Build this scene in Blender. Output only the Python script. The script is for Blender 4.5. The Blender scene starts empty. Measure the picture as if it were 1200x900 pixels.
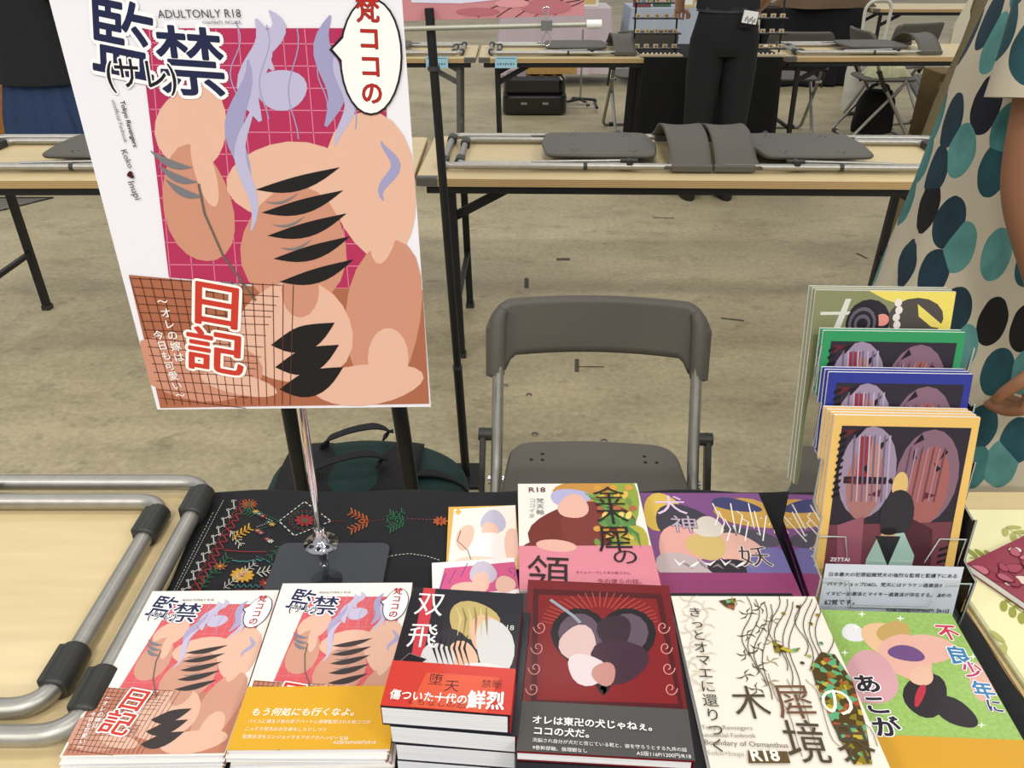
import bpy, bmesh, math, random
from mathutils import Vector, Matrix
PI = math.pi
random.seed(7)
SC = bpy.context.scene
COL = SC.collection
R = math.radians
# ------------------------------------------------------------------ camera
CAMH, TH, FPX = 1.445, R(29.6), 960.0
cd = bpy.data.cameras.new('camera'); cam = bpy.data.objects.new('camera', cd); COL.objects.link(cam)
cam.location = (0, 0, CAMH); cam.rotation_euler = (PI/2-TH, 0, 0)
cd.sensor_width = 36; cd.lens = FPX/1200*36; cd.clip_start = .02; cd.clip_end = 200
SC.camera = cam
# ------------------------------------------------------------------ world, lamps, exposure
w = bpy.data.worlds.new('hall_light'); SC.world = w; w.use_nodes = True
bg = w.node_tree.nodes['Background']; bg.inputs[0].default_value = (.93, .95, 1, 1); bg.inputs[1].default_value = .55
def lamp(x, y, z, sx, sy, e, col=(1, .955, .88)):
    l = bpy.data.lights.new('hall_lamp', 'AREA'); l.shape = 'RECTANGLE'; l.size = sx; l.size_y = sy; l.energy = e; l.color = col
    o = bpy.data.objects.new('hall_lamp', l); COL.objects.link(o); o.location = (x, y, z)
for ly in (-10, -4.5, 1, 6.5, 12):
    for lx in (-6, 0, 6):
        lamp(lx, ly, 7.5, 2.0, .7, 340 if ly < -3 else 70)
SC.view_settings.view_transform = 'Standard'; SC.view_settings.look = 'None'
SC.view_settings.gamma = 1; SC.view_settings.use_curve_mapping = False
SC.view_settings.exposure = -0.12
SC.cycles.transparent_max_bounces = 24
# ------------------------------------------------------------------ rays from photograph pixels to real planes
RT = Vector((1, 0, 0)); UP = Vector((0, math.sin(TH), math.cos(TH))); FW = Vector((0, math.cos(TH), -math.sin(TH)))
EYE = Vector((0, 0, CAMH))
def ray(x, y): return FW + RT*((x-600)/FPX) + UP*(-(y-450)/FPX)
def at(x, y, h):
    r = ray(x, y); return EYE + r*((h-CAMH)/r.z)
def atd(x, y, d):
    r = ray(x, y); return EYE + r*(d/r.y)
# ------------------------------------------------------------------ materials
def S(h):
    h = h.lstrip('#'); v = [int(h[i:i+2], 16)/255 for i in (0, 2, 4)]
    return tuple((c/12.92 if c <= .04045 else ((c+.055)/1.055)**2.4) for c in v)+(1,)
MC = {}
def mat(hx, rough=.5, metal=0, var=.0, scale=40, bump=0, coat=0, hx2=None, stretch=None, detail=4, trans=0, ior=1.45, spec=.5):
    key = (hx, rough, metal, var, scale, bump, coat, hx2, stretch, trans)
    if key in MC: return MC[key]
    m = bpy.data.materials.new('m_'+hx); m.use_nodes = True; nt = m.node_tree; b = nt.nodes['Principled BSDF']
    b.inputs['Base Color'].default_value = S(hx); b.inputs['Roughness'].default_value = rough
    b.inputs['Metallic'].default_value = metal; b.inputs['Coat Weight'].default_value = coat; b.inputs['Coat Roughness'].default_value = .12
    b.inputs['Transmission Weight'].default_value = trans; b.inputs['IOR'].default_value = ior; b.inputs['Specular IOR Level'].default_value = spec
    if var or bump or hx2:
        tc = nt.nodes.new('ShaderNodeTexCoord'); mp = nt.nodes.new('ShaderNodeMapping')
        nt.links.new(tc.outputs['Object'], mp.inputs[0])
        if stretch: mp.inputs['Scale'].default_value = stretch
        n = nt.nodes.new('ShaderNodeTexNoise'); n.inputs['Scale'].default_value = scale; n.inputs['Detail'].default_value = detail
        nt.links.new(mp.outputs[0], n.inputs['Vector'])
        if var or hx2:
            cr = nt.nodes.new('ShaderNodeValToRGB'); c = S(hx)
            c2 = S(hx2) if hx2 else tuple(min(1, k*(1-var)) for k in c[:3])+(1,)
            c1 = c if hx2 else tuple(min(1, k*(1+var)) for k in c[:3])+(1,)
            cr.color_ramp.elements[0].color = c2; cr.color_ramp.elements[1].color = c1
            cr.color_ramp.elements[0].position = .32; cr.color_ramp.elements[1].position = .68
            nt.links.new(n.outputs[0], cr.inputs[0]); nt.links.new(cr.outputs[0], b.inputs['Base Color'])
        if bump:
            bp = nt.nodes.new('ShaderNodeBump'); bp.inputs['Strength'].default_value = bump; bp.inputs['Distance'].default_value = .002
            nt.links.new(n.outputs[0], bp.inputs['Height']); nt.links.new(bp.outputs[0], b.inputs['Normal'])
    MC[key] = m; return m
def floor_material():
    m = bpy.data.materials.new('hall_concrete'); m.use_nodes = True; nt = m.node_tree; N = nt.nodes.new; L = nt.links.new
    b = nt.nodes['Principled BSDF']; b.inputs['Roughness'].default_value = .62
    tc = N('ShaderNodeTexCoord')
    def noise(scale, det, st=(1, 1, 1), rough=.6):
        mp = N('ShaderNodeMapping'); mp.inputs['Scale'].default_value = st; L(tc.outputs['Object'], mp.inputs[0])
        n = N('ShaderNodeTexNoise'); n.inputs['Scale'].default_value = scale; n.inputs['Detail'].default_value = det; n.inputs['Roughness'].default_value = rough
        L(mp.outputs[0], n.inputs['Vector']); return n.outputs[0]
    def ramp(src, a, c, ca, cb):
        r = N('ShaderNodeValToRGB'); r.color_ramp.elements[0].position = a; r.color_ramp.elements[1].position = c
        r.color_ramp.elements[0].color = ca; r.color_ramp.elements[1].color = cb; L(src, r.inputs[0]); return r.outputs[0]
    def mix(fac, a, c, mode='MIX'):
        x = N('ShaderNodeMix'); x.data_type = 'RGBA'; x.blend_type = mode
        if isinstance(fac, float): x.inputs[0].default_value = fac
        else: L(fac, x.inputs[0])
        L(a, x.inputs[6]); L(c, x.inputs[7]); return x.outputs[2]
    base = ramp(noise(1.3, 8, (.8, 1.2, 1)), .3, .7, S('9f9476'), S('c0b491'))
    fine = ramp(noise(45, 6), .3, .7, (.72, .72, .72, 1), (1, 1, 1, 1))
    st = ramp(noise(7, 6, (1, 1.15, 1), .75), .34, .44, (.5, .48, .45, 1), (1, 1, 1, 1))
    st2 = ramp(noise(3.1, 9, (.7, 1.25, 1), .8), .36, .50, (.62, .6, .56, 1), (1, 1, 1, 1))
    pit = ramp(noise(120, 2, (1, 1, 1), .5), .27, .34, (.45, .43, .4, 1), (1, 1, 1, 1))
    c = mix(1.0, base, fine, 'MULTIPLY'); c = mix(.55, c, st, 'MULTIPLY'); c = mix(.55, c, st2, 'MULTIPLY'); c = mix(.5, c, pit, 'MULTIPLY')
    L(c, b.inputs['Base Color'])
    bp = N('ShaderNodeBump'); bp.inputs['Strength'].default_value = .25; bp.inputs['Distance'].default_value = .003
    L(noise(60, 6), bp.inputs['Height']); L(bp.outputs[0], b.inputs['Normal'])
    return m
def dotted_dress_material():
    m = bpy.data.materials.new('dotted_dress_fabric'); m.use_nodes = True; nt = m.node_tree; N = nt.nodes.new; L = nt.links.new
    b = nt.nodes['Principled BSDF']; b.inputs['Roughness'].default_value = .85
    tc = N('ShaderNodeTexCoord'); sx = N('ShaderNodeSeparateXYZ'); L(tc.outputs['Object'], sx.inputs[0])
    at2 = N('ShaderNodeMath'); at2.operation = 'ARCTAN2'; L(sx.outputs[1], at2.inputs[0]); L(sx.outputs[0], at2.inputs[1])
    mu = N('ShaderNodeMath'); mu.operation = 'MULTIPLY'; mu.inputs[1].default_value = .20; L(at2.outputs[0], mu.inputs[0])
    mz = N('ShaderNodeMath'); mz.operation = 'MULTIPLY'; mz.inputs[1].default_value = .74; L(sx.outputs[2], mz.inputs[0])
    mp = N('ShaderNodeCombineXYZ'); L(mu.outputs[0], mp.inputs[0]); L(mz.outputs[0], mp.inputs[1])
    nz = N('ShaderNodeTexNoise'); nz.inputs['Scale'].default_value = 18; L(mp.outputs[0], nz.inputs['Vector'])
    mx = N('ShaderNodeMix'); mx.data_type = 'RGBA'; mx.blend_type = 'ADD'; mx.inputs[0].default_value = .010
    L(mp.outputs[0], mx.inputs[6]); L(nz.outputs['Color'], mx.inputs[7])
    v = N('ShaderNodeTexVoronoi'); v.voronoi_dimensions = '2D'; v.inputs['Scale'].default_value = 15.5; v.inputs['Randomness'].default_value = .68; L(mx.outputs[2], v.inputs['Vector'])
    sp = N('ShaderNodeSeparateColor'); L(v.outputs['Color'], sp.inputs[0])
    r = N('ShaderNodeValToRGB'); r.color_ramp.interpolation = 'CONSTANT'
    e = r.color_ramp.elements; e[0].color = S('4f8580'); e[1].position = .32; e[1].color = S('17444c')
    for p, c in ((.56, '3b726f'), (.72, '12303c'), (.86, '0a0f20'), (.93, '08080a')): k = e.new(p); k.color = S(c)
    L(sp.outputs[0], r.inputs[0])
    n2 = N('ShaderNodeTexNoise'); n2.inputs['Scale'].default_value = 22; n2.inputs['Detail'].default_value = 6; L(mp.outputs[0], n2.inputs['Vector'])
    mm = N('ShaderNodeMix'); mm.data_type = 'RGBA'; mm.blend_type = 'SOFT_LIGHT'; mm.inputs[0].default_value = .8; L(r.outputs[0], mm.inputs[6]); L(n2.outputs[0], mm.inputs[7])
    th = N('ShaderNodeMath'); th.operation = 'LESS_THAN'; th.inputs[1].default_value = .45; L(v.outputs['Distance'], th.inputs[0])
    f = N('ShaderNodeMix'); f.data_type = 'RGBA'; f.inputs[6].default_value = S('b9b09a'); L(mm.outputs[2], f.inputs[7]); L(th.outputs[0], f.inputs[0])
    L(f.outputs[2], b.inputs['Base Color']); return m
def ply_edge():
    m = bpy.data.materials.new('plywood_edge'); m.use_nodes = True; nt = m.node_tree; b = nt.nodes['Principled BSDF']; b.inputs['Roughness'].default_value = .6
    tc = nt.nodes.new('ShaderNodeTexCoord'); wv = nt.nodes.new('ShaderNodeTexWave'); wv.bands_direction = 'Z'; wv.inputs['Scale'].default_value = 70; wv.inputs['Distortion'].default_value = 1.5
    nt.links.new(tc.outputs['Object'], wv.inputs[0]); cr = nt.nodes.new('ShaderNodeValToRGB'); cr.color_ramp.elements[0].color = S('8a6a42'); cr.color_ramp.elements[1].color = S('c8ab78')
    nt.links.new(wv.outputs['Fac'], cr.inputs[0]); nt.links.new(cr.outputs[0], b.inputs['Base Color']); return m
M_FLOOR = floor_material()
M_PLY = mat('cfbb8e', .5, var=.05, scale=6, stretch=(1.0, 9, 1), detail=7, coat=.15)
M_EDGE = ply_edge()
M_BLACKM = mat('121214', .45, 0)
M_STEEL = mat('a8a69f', .42, .85, var=.06, scale=60)
M_CHROME = mat('d8d8da', .08, 1)
M_GREYPL = mat('56524a', .55, bump=.25, scale=400, var=.03)
M_SLEEVE = mat('2a2b27', .42)
M_BLACKCL = mat('15161a', .9, bump=.4, scale=300, var=.2)
M_SKIN = mat('b07d58', .6, var=.05, scale=12)
M_PAGES = mat('f2f2f4', .8, hx2='d2d4da', scale=18, stretch=(.2, .2, 60))
M_ACR = mat('f4f8f8', .03, trans=1, ior=1.3)
def glass_thin():
    m = bpy.data.materials.new('clear_acrylic'); m.use_nodes = True; nt = m.node_tree; nt.nodes.remove(nt.nodes['Principled BSDF'])
    o = nt.nodes['Material Output']; t = nt.nodes.new('ShaderNodeBsdfTransparent'); t.inputs[0].default_value = (.98, .99, .985, 1)
    g = nt.nodes.new('ShaderNodeBsdfGlossy'); g.inputs['Roughness'].default_value = .04
    fr = nt.nodes.new('ShaderNodeLayerWeight'); fr.inputs[0].default_value = .12
    mx = nt.nodes.new('ShaderNodeMixShader'); nt.links.new(fr.outputs['Fresnel'], mx.inputs[0]); nt.links.new(t.outputs[0], mx.inputs[1]); nt.links.new(g.outputs[0], mx.inputs[2])
    nt.links.new(mx.outputs[0], o.inputs[0]); return m
M_CLEAR = glass_thin()
# ------------------------------------------------------------------ builders
class B:
    def __init__(s): s.v = []; s.f = []; s.m = []; s.sm = []
    def add(s, vs, fs, mi=0, smooth=False):
        k = len(s.v); s.v += [tuple(v) for v in vs]
        for f in fs: s.f.append(tuple(i+k for i in f)); s.m.append(mi); s.sm.append(smooth)
        return s
    def box(s, c, d, mi=0, rot=None, origin=None):
        x, y, z = d[0]/2, d[1]/2, d[2]/2
        vs = [Vector((a*x, b*y, e*z)) for e in (-1, 1) for a, b in ((-1, -1), (1, -1), (1, 1), (-1, 1))]
        if rot is not None: vs = [rot @ v for v in vs]
        vs = [v+Vector(c) for v in vs]
        return s.add(vs, [(3, 2, 1, 0), (4, 5, 6, 7), (0, 1, 5, 4), (1, 2, 6, 5), (2, 3, 7, 6), (3, 0, 4, 7)], mi)
    def bar(s, a, b, wx, wy=None, mi=0):
        a = Vector(a); b = Vector(b); d = b-a; q = d.to_track_quat('Z', 'Y').to_matrix()
        return s.box((a+b)/2, (wx, wy or wx, d.length), mi, q)
    def tube(s, pts, r, n=10, mi=0, cap=True, closed=False):
        pts = [Vector(p) for p in pts]; rings = []; K = len(pts)
        rr = r if isinstance(r, (list, tuple)) else [r]*K
        prev = None
        for i, p in enumerate(pts):
            if closed: d = pts[(i+1) % K]-pts[i-1]
            else: d = pts[min(i+1, K-1)]-pts[max(i-1, 0)]
            d.normalize()
            if prev is None:
                u = d.orthogonal().normalized()
            else:
                u = (prev - d*prev.dot(d)).normalized()
            prev = u; v = d.cross(u)
            rings.append([p+(u*math.cos(2*PI*k/n)+v*math.sin(2*PI*k/n))*rr[i] for k in range(n)])
        vs = [v for g in rings for v in g]; fs = []
        for i in range(K if closed else K-1):
            j = (i+1) % K
            for k in range(n): fs.append((i*n+k, i*n+(k+1) % n, j*n+(k+1) % n, j*n+k))
        s.add(vs, fs, mi, True)
        if cap and not closed: s.add(rings[0], [tuple(range(n-1, -1, -1))], mi); s.add(rings[-1], [tuple(range(n))], mi)
        return s
    def loft(s, rings, n=24, mi=0, cap=True, ph=0):
        # ring: (cx,cy,cz,rx,ry[,fold amplitude, fold count])
        vs = []
        for g in rings:
            cx, cy, cz, rx, ry = g[:5]; fa, fn = (g[5], g[6]) if len(g) > 5 else (0, 1)
            for k in range(n):
                a = 2*PI*k/n; q = 1+fa*math.sin(fn*a+ph)+fa*.5*math.sin((fn*2+1)*a+cz*3)
                vs.append((cx+rx*math.cos(a)*q, cy+ry*math.sin(a)*q, cz))
        fs = []
        for i in range(len(rings)-1):
            for k in range(n): fs.append((i*n+k, i*n+(k+1) % n, (i+1)*n+(k+1) % n, (i+1)*n+k))
        s.add(vs, fs, mi, True)
        if cap:
            s.add(vs[:n], [tuple(range(n-1, -1, -1))], mi); s.add(vs[-n:], [tuple(range(n))], mi)
        return s
    def slab(s, outline, z0, z1, ch=.002, mi=0, mtop=None):
        n = len(outline); cx = sum(p[0] for p in outline)/n; cy = sum(p[1] for p in outline)/n
        def ins(k):
            o = []
            for x, y in outline:
                dx, dy = x-cx, y-cy; l = math.hypot(dx, dy) or 1; o.append((x-dx/l*k, y-dy/l*k))
            return o
        a, b = ins(ch), outline
        vs = [(x, y, z0) for x, y in a]+[(x, y, z0+ch) for x, y in b]+[(x, y, z1-ch) for x, y in b]+[(x, y, z1) for x, y in a]
        fs = []
        for i in range(3):
            for k in range(n): fs.append((i*n+k, i*n+(k+1) % n, (i+1)*n+(k+1) % n, (i+1)*n+k))
        s.add(vs, fs, mi)
        s.add(vs[:n], [tuple(range(n-1, -1, -1))], mi); s.add(vs[-n:], [tuple(range(n))], mi if mtop is None else mtop)
        return s
    def grid(s, fn, nu, nv, mi=0, thick=0, smooth=True):
        P = [[Vector(fn(i/nu, j/nv)) for j in range(nv+1)] for i in range(nu+1)]
        vs = [p for r in P for p in r]; W = nv+1
        fs = [(i*W+j, (i+1)*W+j, (i+1)*W+j+1, i*W+j+1) for i in range(nu) for j in range(nv)]
        if thick:
            nr = []
            for i in range(nu+1):
                for j in range(nv+1):
                    du = P[min(i+1, nu)][j]-P[max(i-1, 0)][j]; dv = P[i][min(j+1, nv)]-P[i][max(j-1, 0)]
                    nn = du.cross(dv); nn = nn.normalized() if nn.length > 1e-9 else Vector((0, 0, 1)); nr.append(nn)
            K = len(vs); vs2 = [v-nr[i]*thick for i, v in enumerate(vs)]
            fs2 = [tuple(K+k for k in reversed(f)) for f in fs]
            ed = []
            for i in range(nu): ed.append((i*W, (i+1)*W, K+(i+1)*W, K+i*W)[::-1]); ed.append((i*W+nv, (i+1)*W+nv, K+(i+1)*W+nv, K+i*W+nv))
            for j in range(nv): ed.append((j, j+1, K+j+1, K+j)); ed.append((nu*W+j, nu*W+j+1, K+nu*W+j+1, K+nu*W+j)[::-1])
            s.add(vs+vs2, fs+fs2, mi, smooth); s.f += [tuple(q+len(s.v)-2*K for q in e) for e in ed]; s.m += [mi]*len(ed); s.sm += [False]*len(ed)
        else: s.add(vs, fs, mi, smooth)
        return s
    def ball(s, c, r, n=12, mi=0):
        rx, ry, rz = r if isinstance(r, tuple) else (r, r, r); vs = []; m = n//2
        for i in range(m+1):
            t = PI*i/m
            for k in range(n): a = 2*PI*k/n; vs.append((c[0]+rx*math.sin(t)*math.cos(a), c[1]+ry*math.sin(t)*math.sin(a), c[2]-rz*math.cos(t)))
        fs = [(i*n+k, i*n+(k+1) % n, (i+1)*n+(k+1) % n, (i+1)*n+k) for i in range(m) for k in range(n)]
        return s.add(vs, fs, mi, True)
    def build(s, name, mats, parent=None, bevel=0):
        me = bpy.data.meshes.new(name); me.from_pydata(s.v, [], s.f)
        for m in (mats if isinstance(mats, (list, tuple)) else [mats]): me.materials.append(m)
        me.polygons.foreach_set('material_index', s.m); me.polygons.foreach_set('use_smooth', s.sm); me.update()
        o = bpy.data.objects.new(name, me); COL.objects.link(o)
        if parent: o.parent = parent
        if bevel:
            b = o.modifiers.new('bevel', 'BEVEL'); b.width = bevel; b.segments = 2; b.limit_method = 'ANGLE'; b.angle_limit = R(40)
        return o
def tag(o, label=None, cat=None, group=None, kind=None):
    if label: o['label'] = label
    if cat: o['category'] = cat
    if group: o['group'] = group
    if kind: o['kind'] = kind
    return o
def thing(name, label, cat, loc=(0, 0, 0), rz=0, group=None, rot=None):
    o = bpy.data.objects.new(name, None); COL.objects.link(o); o.location = loc; o.empty_display_size = .05
    o.rotation_euler = rot or (0, 0, rz); return tag(o, label, cat, group)
def copy_tree(o, parent=None):
    c = o.copy(); COL.objects.link(c)
    if parent is not None: c.parent = parent
    for ch in [k for k in SC.objects if k.parent == o]: copy_tree(ch, c)
    return c
def arc(pts, r, n=6):
    # round the corners of a polyline
    pts = [Vector(p) for p in pts]; out = [pts[0]]
    for i in range(1, len(pts)-1):
        a, p, c = pts[i-1], pts[i], pts[i+1]; d1 = (a-p).normalized(); d2 = (c-p).normalized()
        q = min(r, (a-p).length*.49, (c-p).length*.49); s, e = p+d1*q, p+d2*q
        for k in range(n+1):
            t = k/n; out.append(s*(1-t)**2+p*2*t*(1-t)+e*t*t)
    out.append(pts[-1]); return out
def rrect(w, h, r, cx=0, cy=0, n=5):
    o = []
    for sx, sy, a0 in ((1, 1, 0), (-1, 1, 90), (-1, -1, 180), (1, -1, 270)):
        for k in range(n+1):
            a = R(a0+90*k/n); o.append((cx+sx*(w/2-r)+r*math.cos(a), cy+sy*(h/2-r)+r*math.sin(a)))
    return o
# ------------------------------------------------------------------ flat print: shapes and lettering on real sheets
class Print:
    """flat printed shapes on a plane; coordinates of the sheet are metres from its lower left corner"""
    def __init__(s, origin, ex, ey, w, l, conv=None):
        s.o = Vector(origin); s.ex = Vector(ex).normalized(); s.ey = Vector(ey).normalized(); s.n = s.ex.cross(s.ey).normalized()
        s.w, s.l = w, l; s.conv = conv; s.b = B(); s.mats = []; s.k = 0; s.coat = .06; s.hold = False; s.dz = .000012
    def px(s, x, y):
        if s.conv: u, v = s.conv(x, y); return (u*s.w, v*s.l)
        r = ray(x, y); t = (s.o-EYE).dot(s.n)/r.dot(s.n); p = EYE+r*t-s.o
        return (p.dot(s.ex), p.dot(s.ey))
    def clamp(s, q): return (min(max(q[0], 0), s.w), min(max(q[1], 0), s.l))
    def mi(s, hx):
        m = hx if not isinstance(hx, str) else mat(hx, .42, coat=s.coat, spec=.3)
        if m not in s.mats: s.mats.append(m)
        return s.mats.index(m)
    def raw(s, pts, hx, clampit=True):
        s.k += 0 if s.hold else 1; z = .0002+s.k*s.dz
        if clampit: pts = [s.clamp(q) for q in pts]
        s.b.add([(x, y, z) for x, y in pts], [tuple(range(len(pts)))], s.mi(hx))
    def poly(s, pts, hx): s.raw([s.px(*q) for q in pts], hx)
    def blob(s, cx, cy, rx, ry, hx, rot=0, n=20, wob=.0):
        q = []
        for k in range(n):
            a = 2*PI*k/n; f = 1+wob*math.sin(3*a+cx); x = rx*math.cos(a)*f; y = ry*math.sin(a)*f; c, t = math.cos(R(rot)), math.sin(R(rot))
            q.append((cx+x*c-y*t, cy+x*t+y*c))
        s.poly(q, hx)
    def line(s, pts, wpx, hx, layer=True):
        q = [Vector(s.px(*p)) for p in pts]; sc = (Vector(s.px(pts[0][0]+10, pts[0][1]))-Vector(s.px(*pts[0]))).length/10
        w = wpx*sc/2
        if layer: s.k += 1
        z = .0002+s.k*s.dz; mi = s.mi(hx); L, Rr = [], []
        for i, p in enumerate(q):
            d = q[min(i+1, len(q)-1)]-q[max(i-1, 0)]
            if d.length < 1e-9: d = Vector((1, 0))
            d.normalize(); nrm = Vector((-d.y, d.x))*w; L.append(s.clamp(p+nrm)); Rr.append(s.clamp(p-nrm))
        n = len(q); s.b.add([(x, y, z) for x, y in L+Rr], [(n+i, n+i+1, i+1, i) for i in range(n-1)], mi)
    def ribbon(s, pts, ws, hx):
        # tapered brush stroke: pts in px, widths in px
        L, Rr = [], []; P = [Vector(p) for p in pts]
        for i, p in enumerate(P):
            d = (P[min(i+1, len(P)-1)]-P[max(i-1, 0)]).normalized(); nn = Vector((-d.y, d.x))*ws[i]/2; L.append(p+nn); Rr.append(p-nn)
        s.k += 1; z = .0002+s.k*s.dz; n = len(P)
        vs = [s.clamp(s.px(*q)) for q in L+Rr]
        s.b.add([(x, y, z) for x, y in vs], [(n+i, n+i+1, i+1, i) for i in range(n-1)], s.mi(hx))
    def _glyphs(s, txt, off=0, shear=0, res=3):
        cu = bpy.data.curves.new('t', 'FONT'); cu.body = txt; cu.size = 1; cu.offset = off; cu.shear = shear; cu.resolution_u = res; cu.fill_mode = 'FRONT'
        o = bpy.data.objects.new('t', cu); COL.objects.link(o)
        dg = bpy.context.evaluated_depsgraph_get(); me = bpy.data.meshes.new_from_object(o.evaluated_get(dg))
        vs = [v.co.copy() for v in me.vertices]; fs = [tuple(p.vertices) for p in me.polygons]
        bpy.data.objects.remove(o); bpy.data.curves.remove(cu); bpy.data.meshes.remove(me); return vs, fs
    def text(s, txt, p0, p1, hx, h=1.0, bold=0, outline=None, ow=.04, shear=0, local=False):
        """baseline runs from pixel p0 to pixel p1"""
        a = Vector(p0 if local else s.px(*p0)); c = Vector(p1 if local else s.px(*p1)); d = c-a; L = d.length; d.normalize(); nn = Vector((-d.y, d.x))
        base, _ = s._glyphs(txt, 0, 0)
        if not base: return
        x0 = min(v.x for v in base); x1 = max(v.x for v in base); k = L/max(1e-6, x1-x0)
        for off, col in ([(bold+ow, outline)] if outline else [])+[(bold, hx)]:
            vs, fs = s._glyphs(txt, 0, shear); s.k += 3; z = .0002+s.k*s.dz
            for ox, oy in s._ring(off):
                z += .000003; q = [a+d*((v.x-x0+ox)*k)+nn*((v.y+oy)*k*h) for v in vs]; s.b.add([(p.x, p.y, z) for p in q], fs, s.mi(col))
    def _ring(s, r):
        if r <= 0: return [(0, 0)]
        n = 12 if r > .05 else 8
        return [(0, 0)]+[(r*math.cos(2*PI*i/n), r*math.sin(2*PI*i/n)) for i in range(n)]
    def vtext(s, txt, p0, p1, hx, size=.92, wide=1.0, bold=0, outline=None, ow=.04):
        """characters stacked from pixel p0 (top centre) down to p1"""
        a = Vector(s.px(*p0)); c = Vector(s.px(*p1)); d = (c-a)/len(txt); n = len(txt); st = d.length; dn = d.normalized(); rt = Vector((-dn.y, dn.x))
        for off, col in ([(bold+ow, outline)] if outline else [])+[(bold, hx)]:
            s.k += 3; z = .0002+s.k*s.dz; zb = z
            for i, chh in enumerate(txt):
                vs, fs = s._glyphs(chh)
                if not vs: continue
                m = a+d*(i+.5); k = st*size; z = zb
                for ox, oy in s._ring(off):
                    z += .000003; q = [m+rt*((v.x-.5+ox)*k*wide)-dn*((v.y-.37+oy)*k) for v in vs]
                    s.b.add([(p.x, p.y, z) for p in q], fs, s.mi(col))
    def build(s, name, parent=None, kind=None):
        o = s.b.build(name, s.mats, None)
        mw = Matrix((( s.ex.x, s.ey.x, s.n.x, s.o.x), (s.ex.y, s.ey.y, s.n.y, s.o.y), (s.ex.z, s.ey.z, s.n.z, s.o.z), (0, 0, 0, 1)))
        if parent:
            bpy.context.view_layer.update(); o.parent = parent; o.matrix_parent_inverse = parent.matrix_world.inverted()
        o.matrix_world = mw
        if kind: o['kind'] = kind
        return o
# ================================================================== SETTING
fl = B().add([(-14, -5, 0), (16, -5, 0), (16, 22, 0), (-14, 22, 0)], [(0, 1, 2, 3)]).build('floor', M_FLOOR); tag(fl, kind='structure')
def plate_material():
    return mat('6d6a60', .55, .3, hx2='57554c', scale=160, bump=.6, stretch=(1, .3, 1))
def floor_plate(pts, name):
    b = B(); P = [at(x, y, 0) for x, y in pts]; c = sum(P, Vector())/4
    b.add([(p.x, p.y, .0015) for p in P], [(0, 1, 2, 3)])
    for i in range(4):
        a, e = P[i], P[(i+1) % 4]; b.bar((a.x, a.y, .002), (e.x, e.y, .002), .02, .004, 1)
    # raised ribs across the plate
    for k in range(1, 24):
        t = k/24; a = P[0].lerp(P[3], t); e = P[1].lerp(P[2], t); b.bar((a.x, a.y, .002), (e.x, e.y, .002), .012, .004, 2)
    return tag(b.build(name, [plate_material(), mat('26251f', .7), mat('85817a', .5, .4)]), kind='structure')
floor_plate([(1105, 168), (1060, 88), (1200, 88), (1330, 168)], 'trim_1')
floor_plate([(-200, 345), (-60, 262), (62, 232), (-30, 232)], 'trim_2')
fm = B()
for (x0, y0, x1, y1, w_) in ((676, 421, 676, 436, .016), (677, 430, 708, 430, .007), (617, 326, 617, 338, .02), (652, 304, 668, 304, .03), (765, 255, 790, 256, .012), (845, 373, 872, 376, .012), (1004, 297, 1016, 303, .014)):
    a, e = at(x0, y0, 0), at(x1, y1, 0); fm.bar((a.x, a.y, .001), (e.x, e.y, .001), w_, .001)
tag(fm.build('trim_3', mat('4a463a', .8, var=.4, scale=50)), kind='structure')
bo = B()
for x, y in ((620, 463), (627, 509), (708, 517), (592, 452)):
    p = at(x, y, 0); bo.loft([(p.x, p.y, 0, .011, .011), (p.x, p.y, .003, .010, .010), (p.x, p.y, .004, .004, .004)], 12)
tag(bo.build('trim_4', mat('8d8778', .3, .9)), kind='structure')
# ================================================================== TABLES
def folding_table(label, xl, xr, yf, depth, rz=0, legcol=None, z=.70, group=None, brackets=True):
    L = xr-xl; cx = (xl+xr)/2; lm = legcol or M_BLACKM
    t = thing('folding_table', label, 'table', (cx, yf+depth/2, 0), rz, group)
    b = B(); b.slab(rrect(L, depth, .012), z-.028, z, .002); top = b.build('tabletop', [M_PLY], t)
    # plywood edge strip around the top
    e = B()
    for sx, sy, dx, dy in ((0, -1, L-.03, .0016), (0, 1, L-.03, .0016), (-1, 0, .0016, depth-.03), (1, 0, .0016, depth-.03)):
        e.box((sx*(L/2+.0004), sy*(depth/2+.0004), z-.014), (dx, dy, .024))
    e.build('edge_strip', M_EDGE, t)
    for sy in (-1, 1):
        r = B(); r.box((0, sy*(depth/2-.035), z-.043), (L-.06, .022, .03)); r.build('apron_rail', M_BLACKM, t)
    for sx in (-1, 1):
        lx = sx*(L/2-.11)
        r = B(); r.box((lx, 0, z-.043), (.025, depth-.08, .028)); r.build('cross_rail', lm, t)
        for sy in (-1, 1):
            g = B(); g.bar((lx, sy*(depth/2-.07), z-.055), (lx-sx*.015, sy*(depth/2-.07), .02), .026, .026)
            lg = g.build('leg', lm, t); B().box((lx-sx*.015, sy*(depth/2-.07), .01), (.034, .034, .02)).build('foot_cap', M_SLEEVE, lg)
            g = B(); g.bar((lx-sx*.004, sy*(depth/2-.095), .54), (lx-sx*.20, sy*(depth/2-.095), z-.055), .014, .030); g.build('brace', lm, t)
        g = B(); g.box((lx-sx*.012, 0, .25), (.018, depth-.16, .018)); g.build('stretcher', lm, t)
        if brackets:
            g = B(); g.box((sx*(L/2-.035), -depth/2-.0015, z-.014), (.07, .003, .024)); g.box((sx*(L/2-.035), -depth/2+.012, z+.001), (.07, .028, .002)); g.build('corner_plate', mat('6a6a66', .4, .7), t)
    return t
TF, TB = .385, .985
folding_table('pale plywood folding table in front, bare at left and under the black cloth', -1.24, .562, TF, TB-TF)
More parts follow.
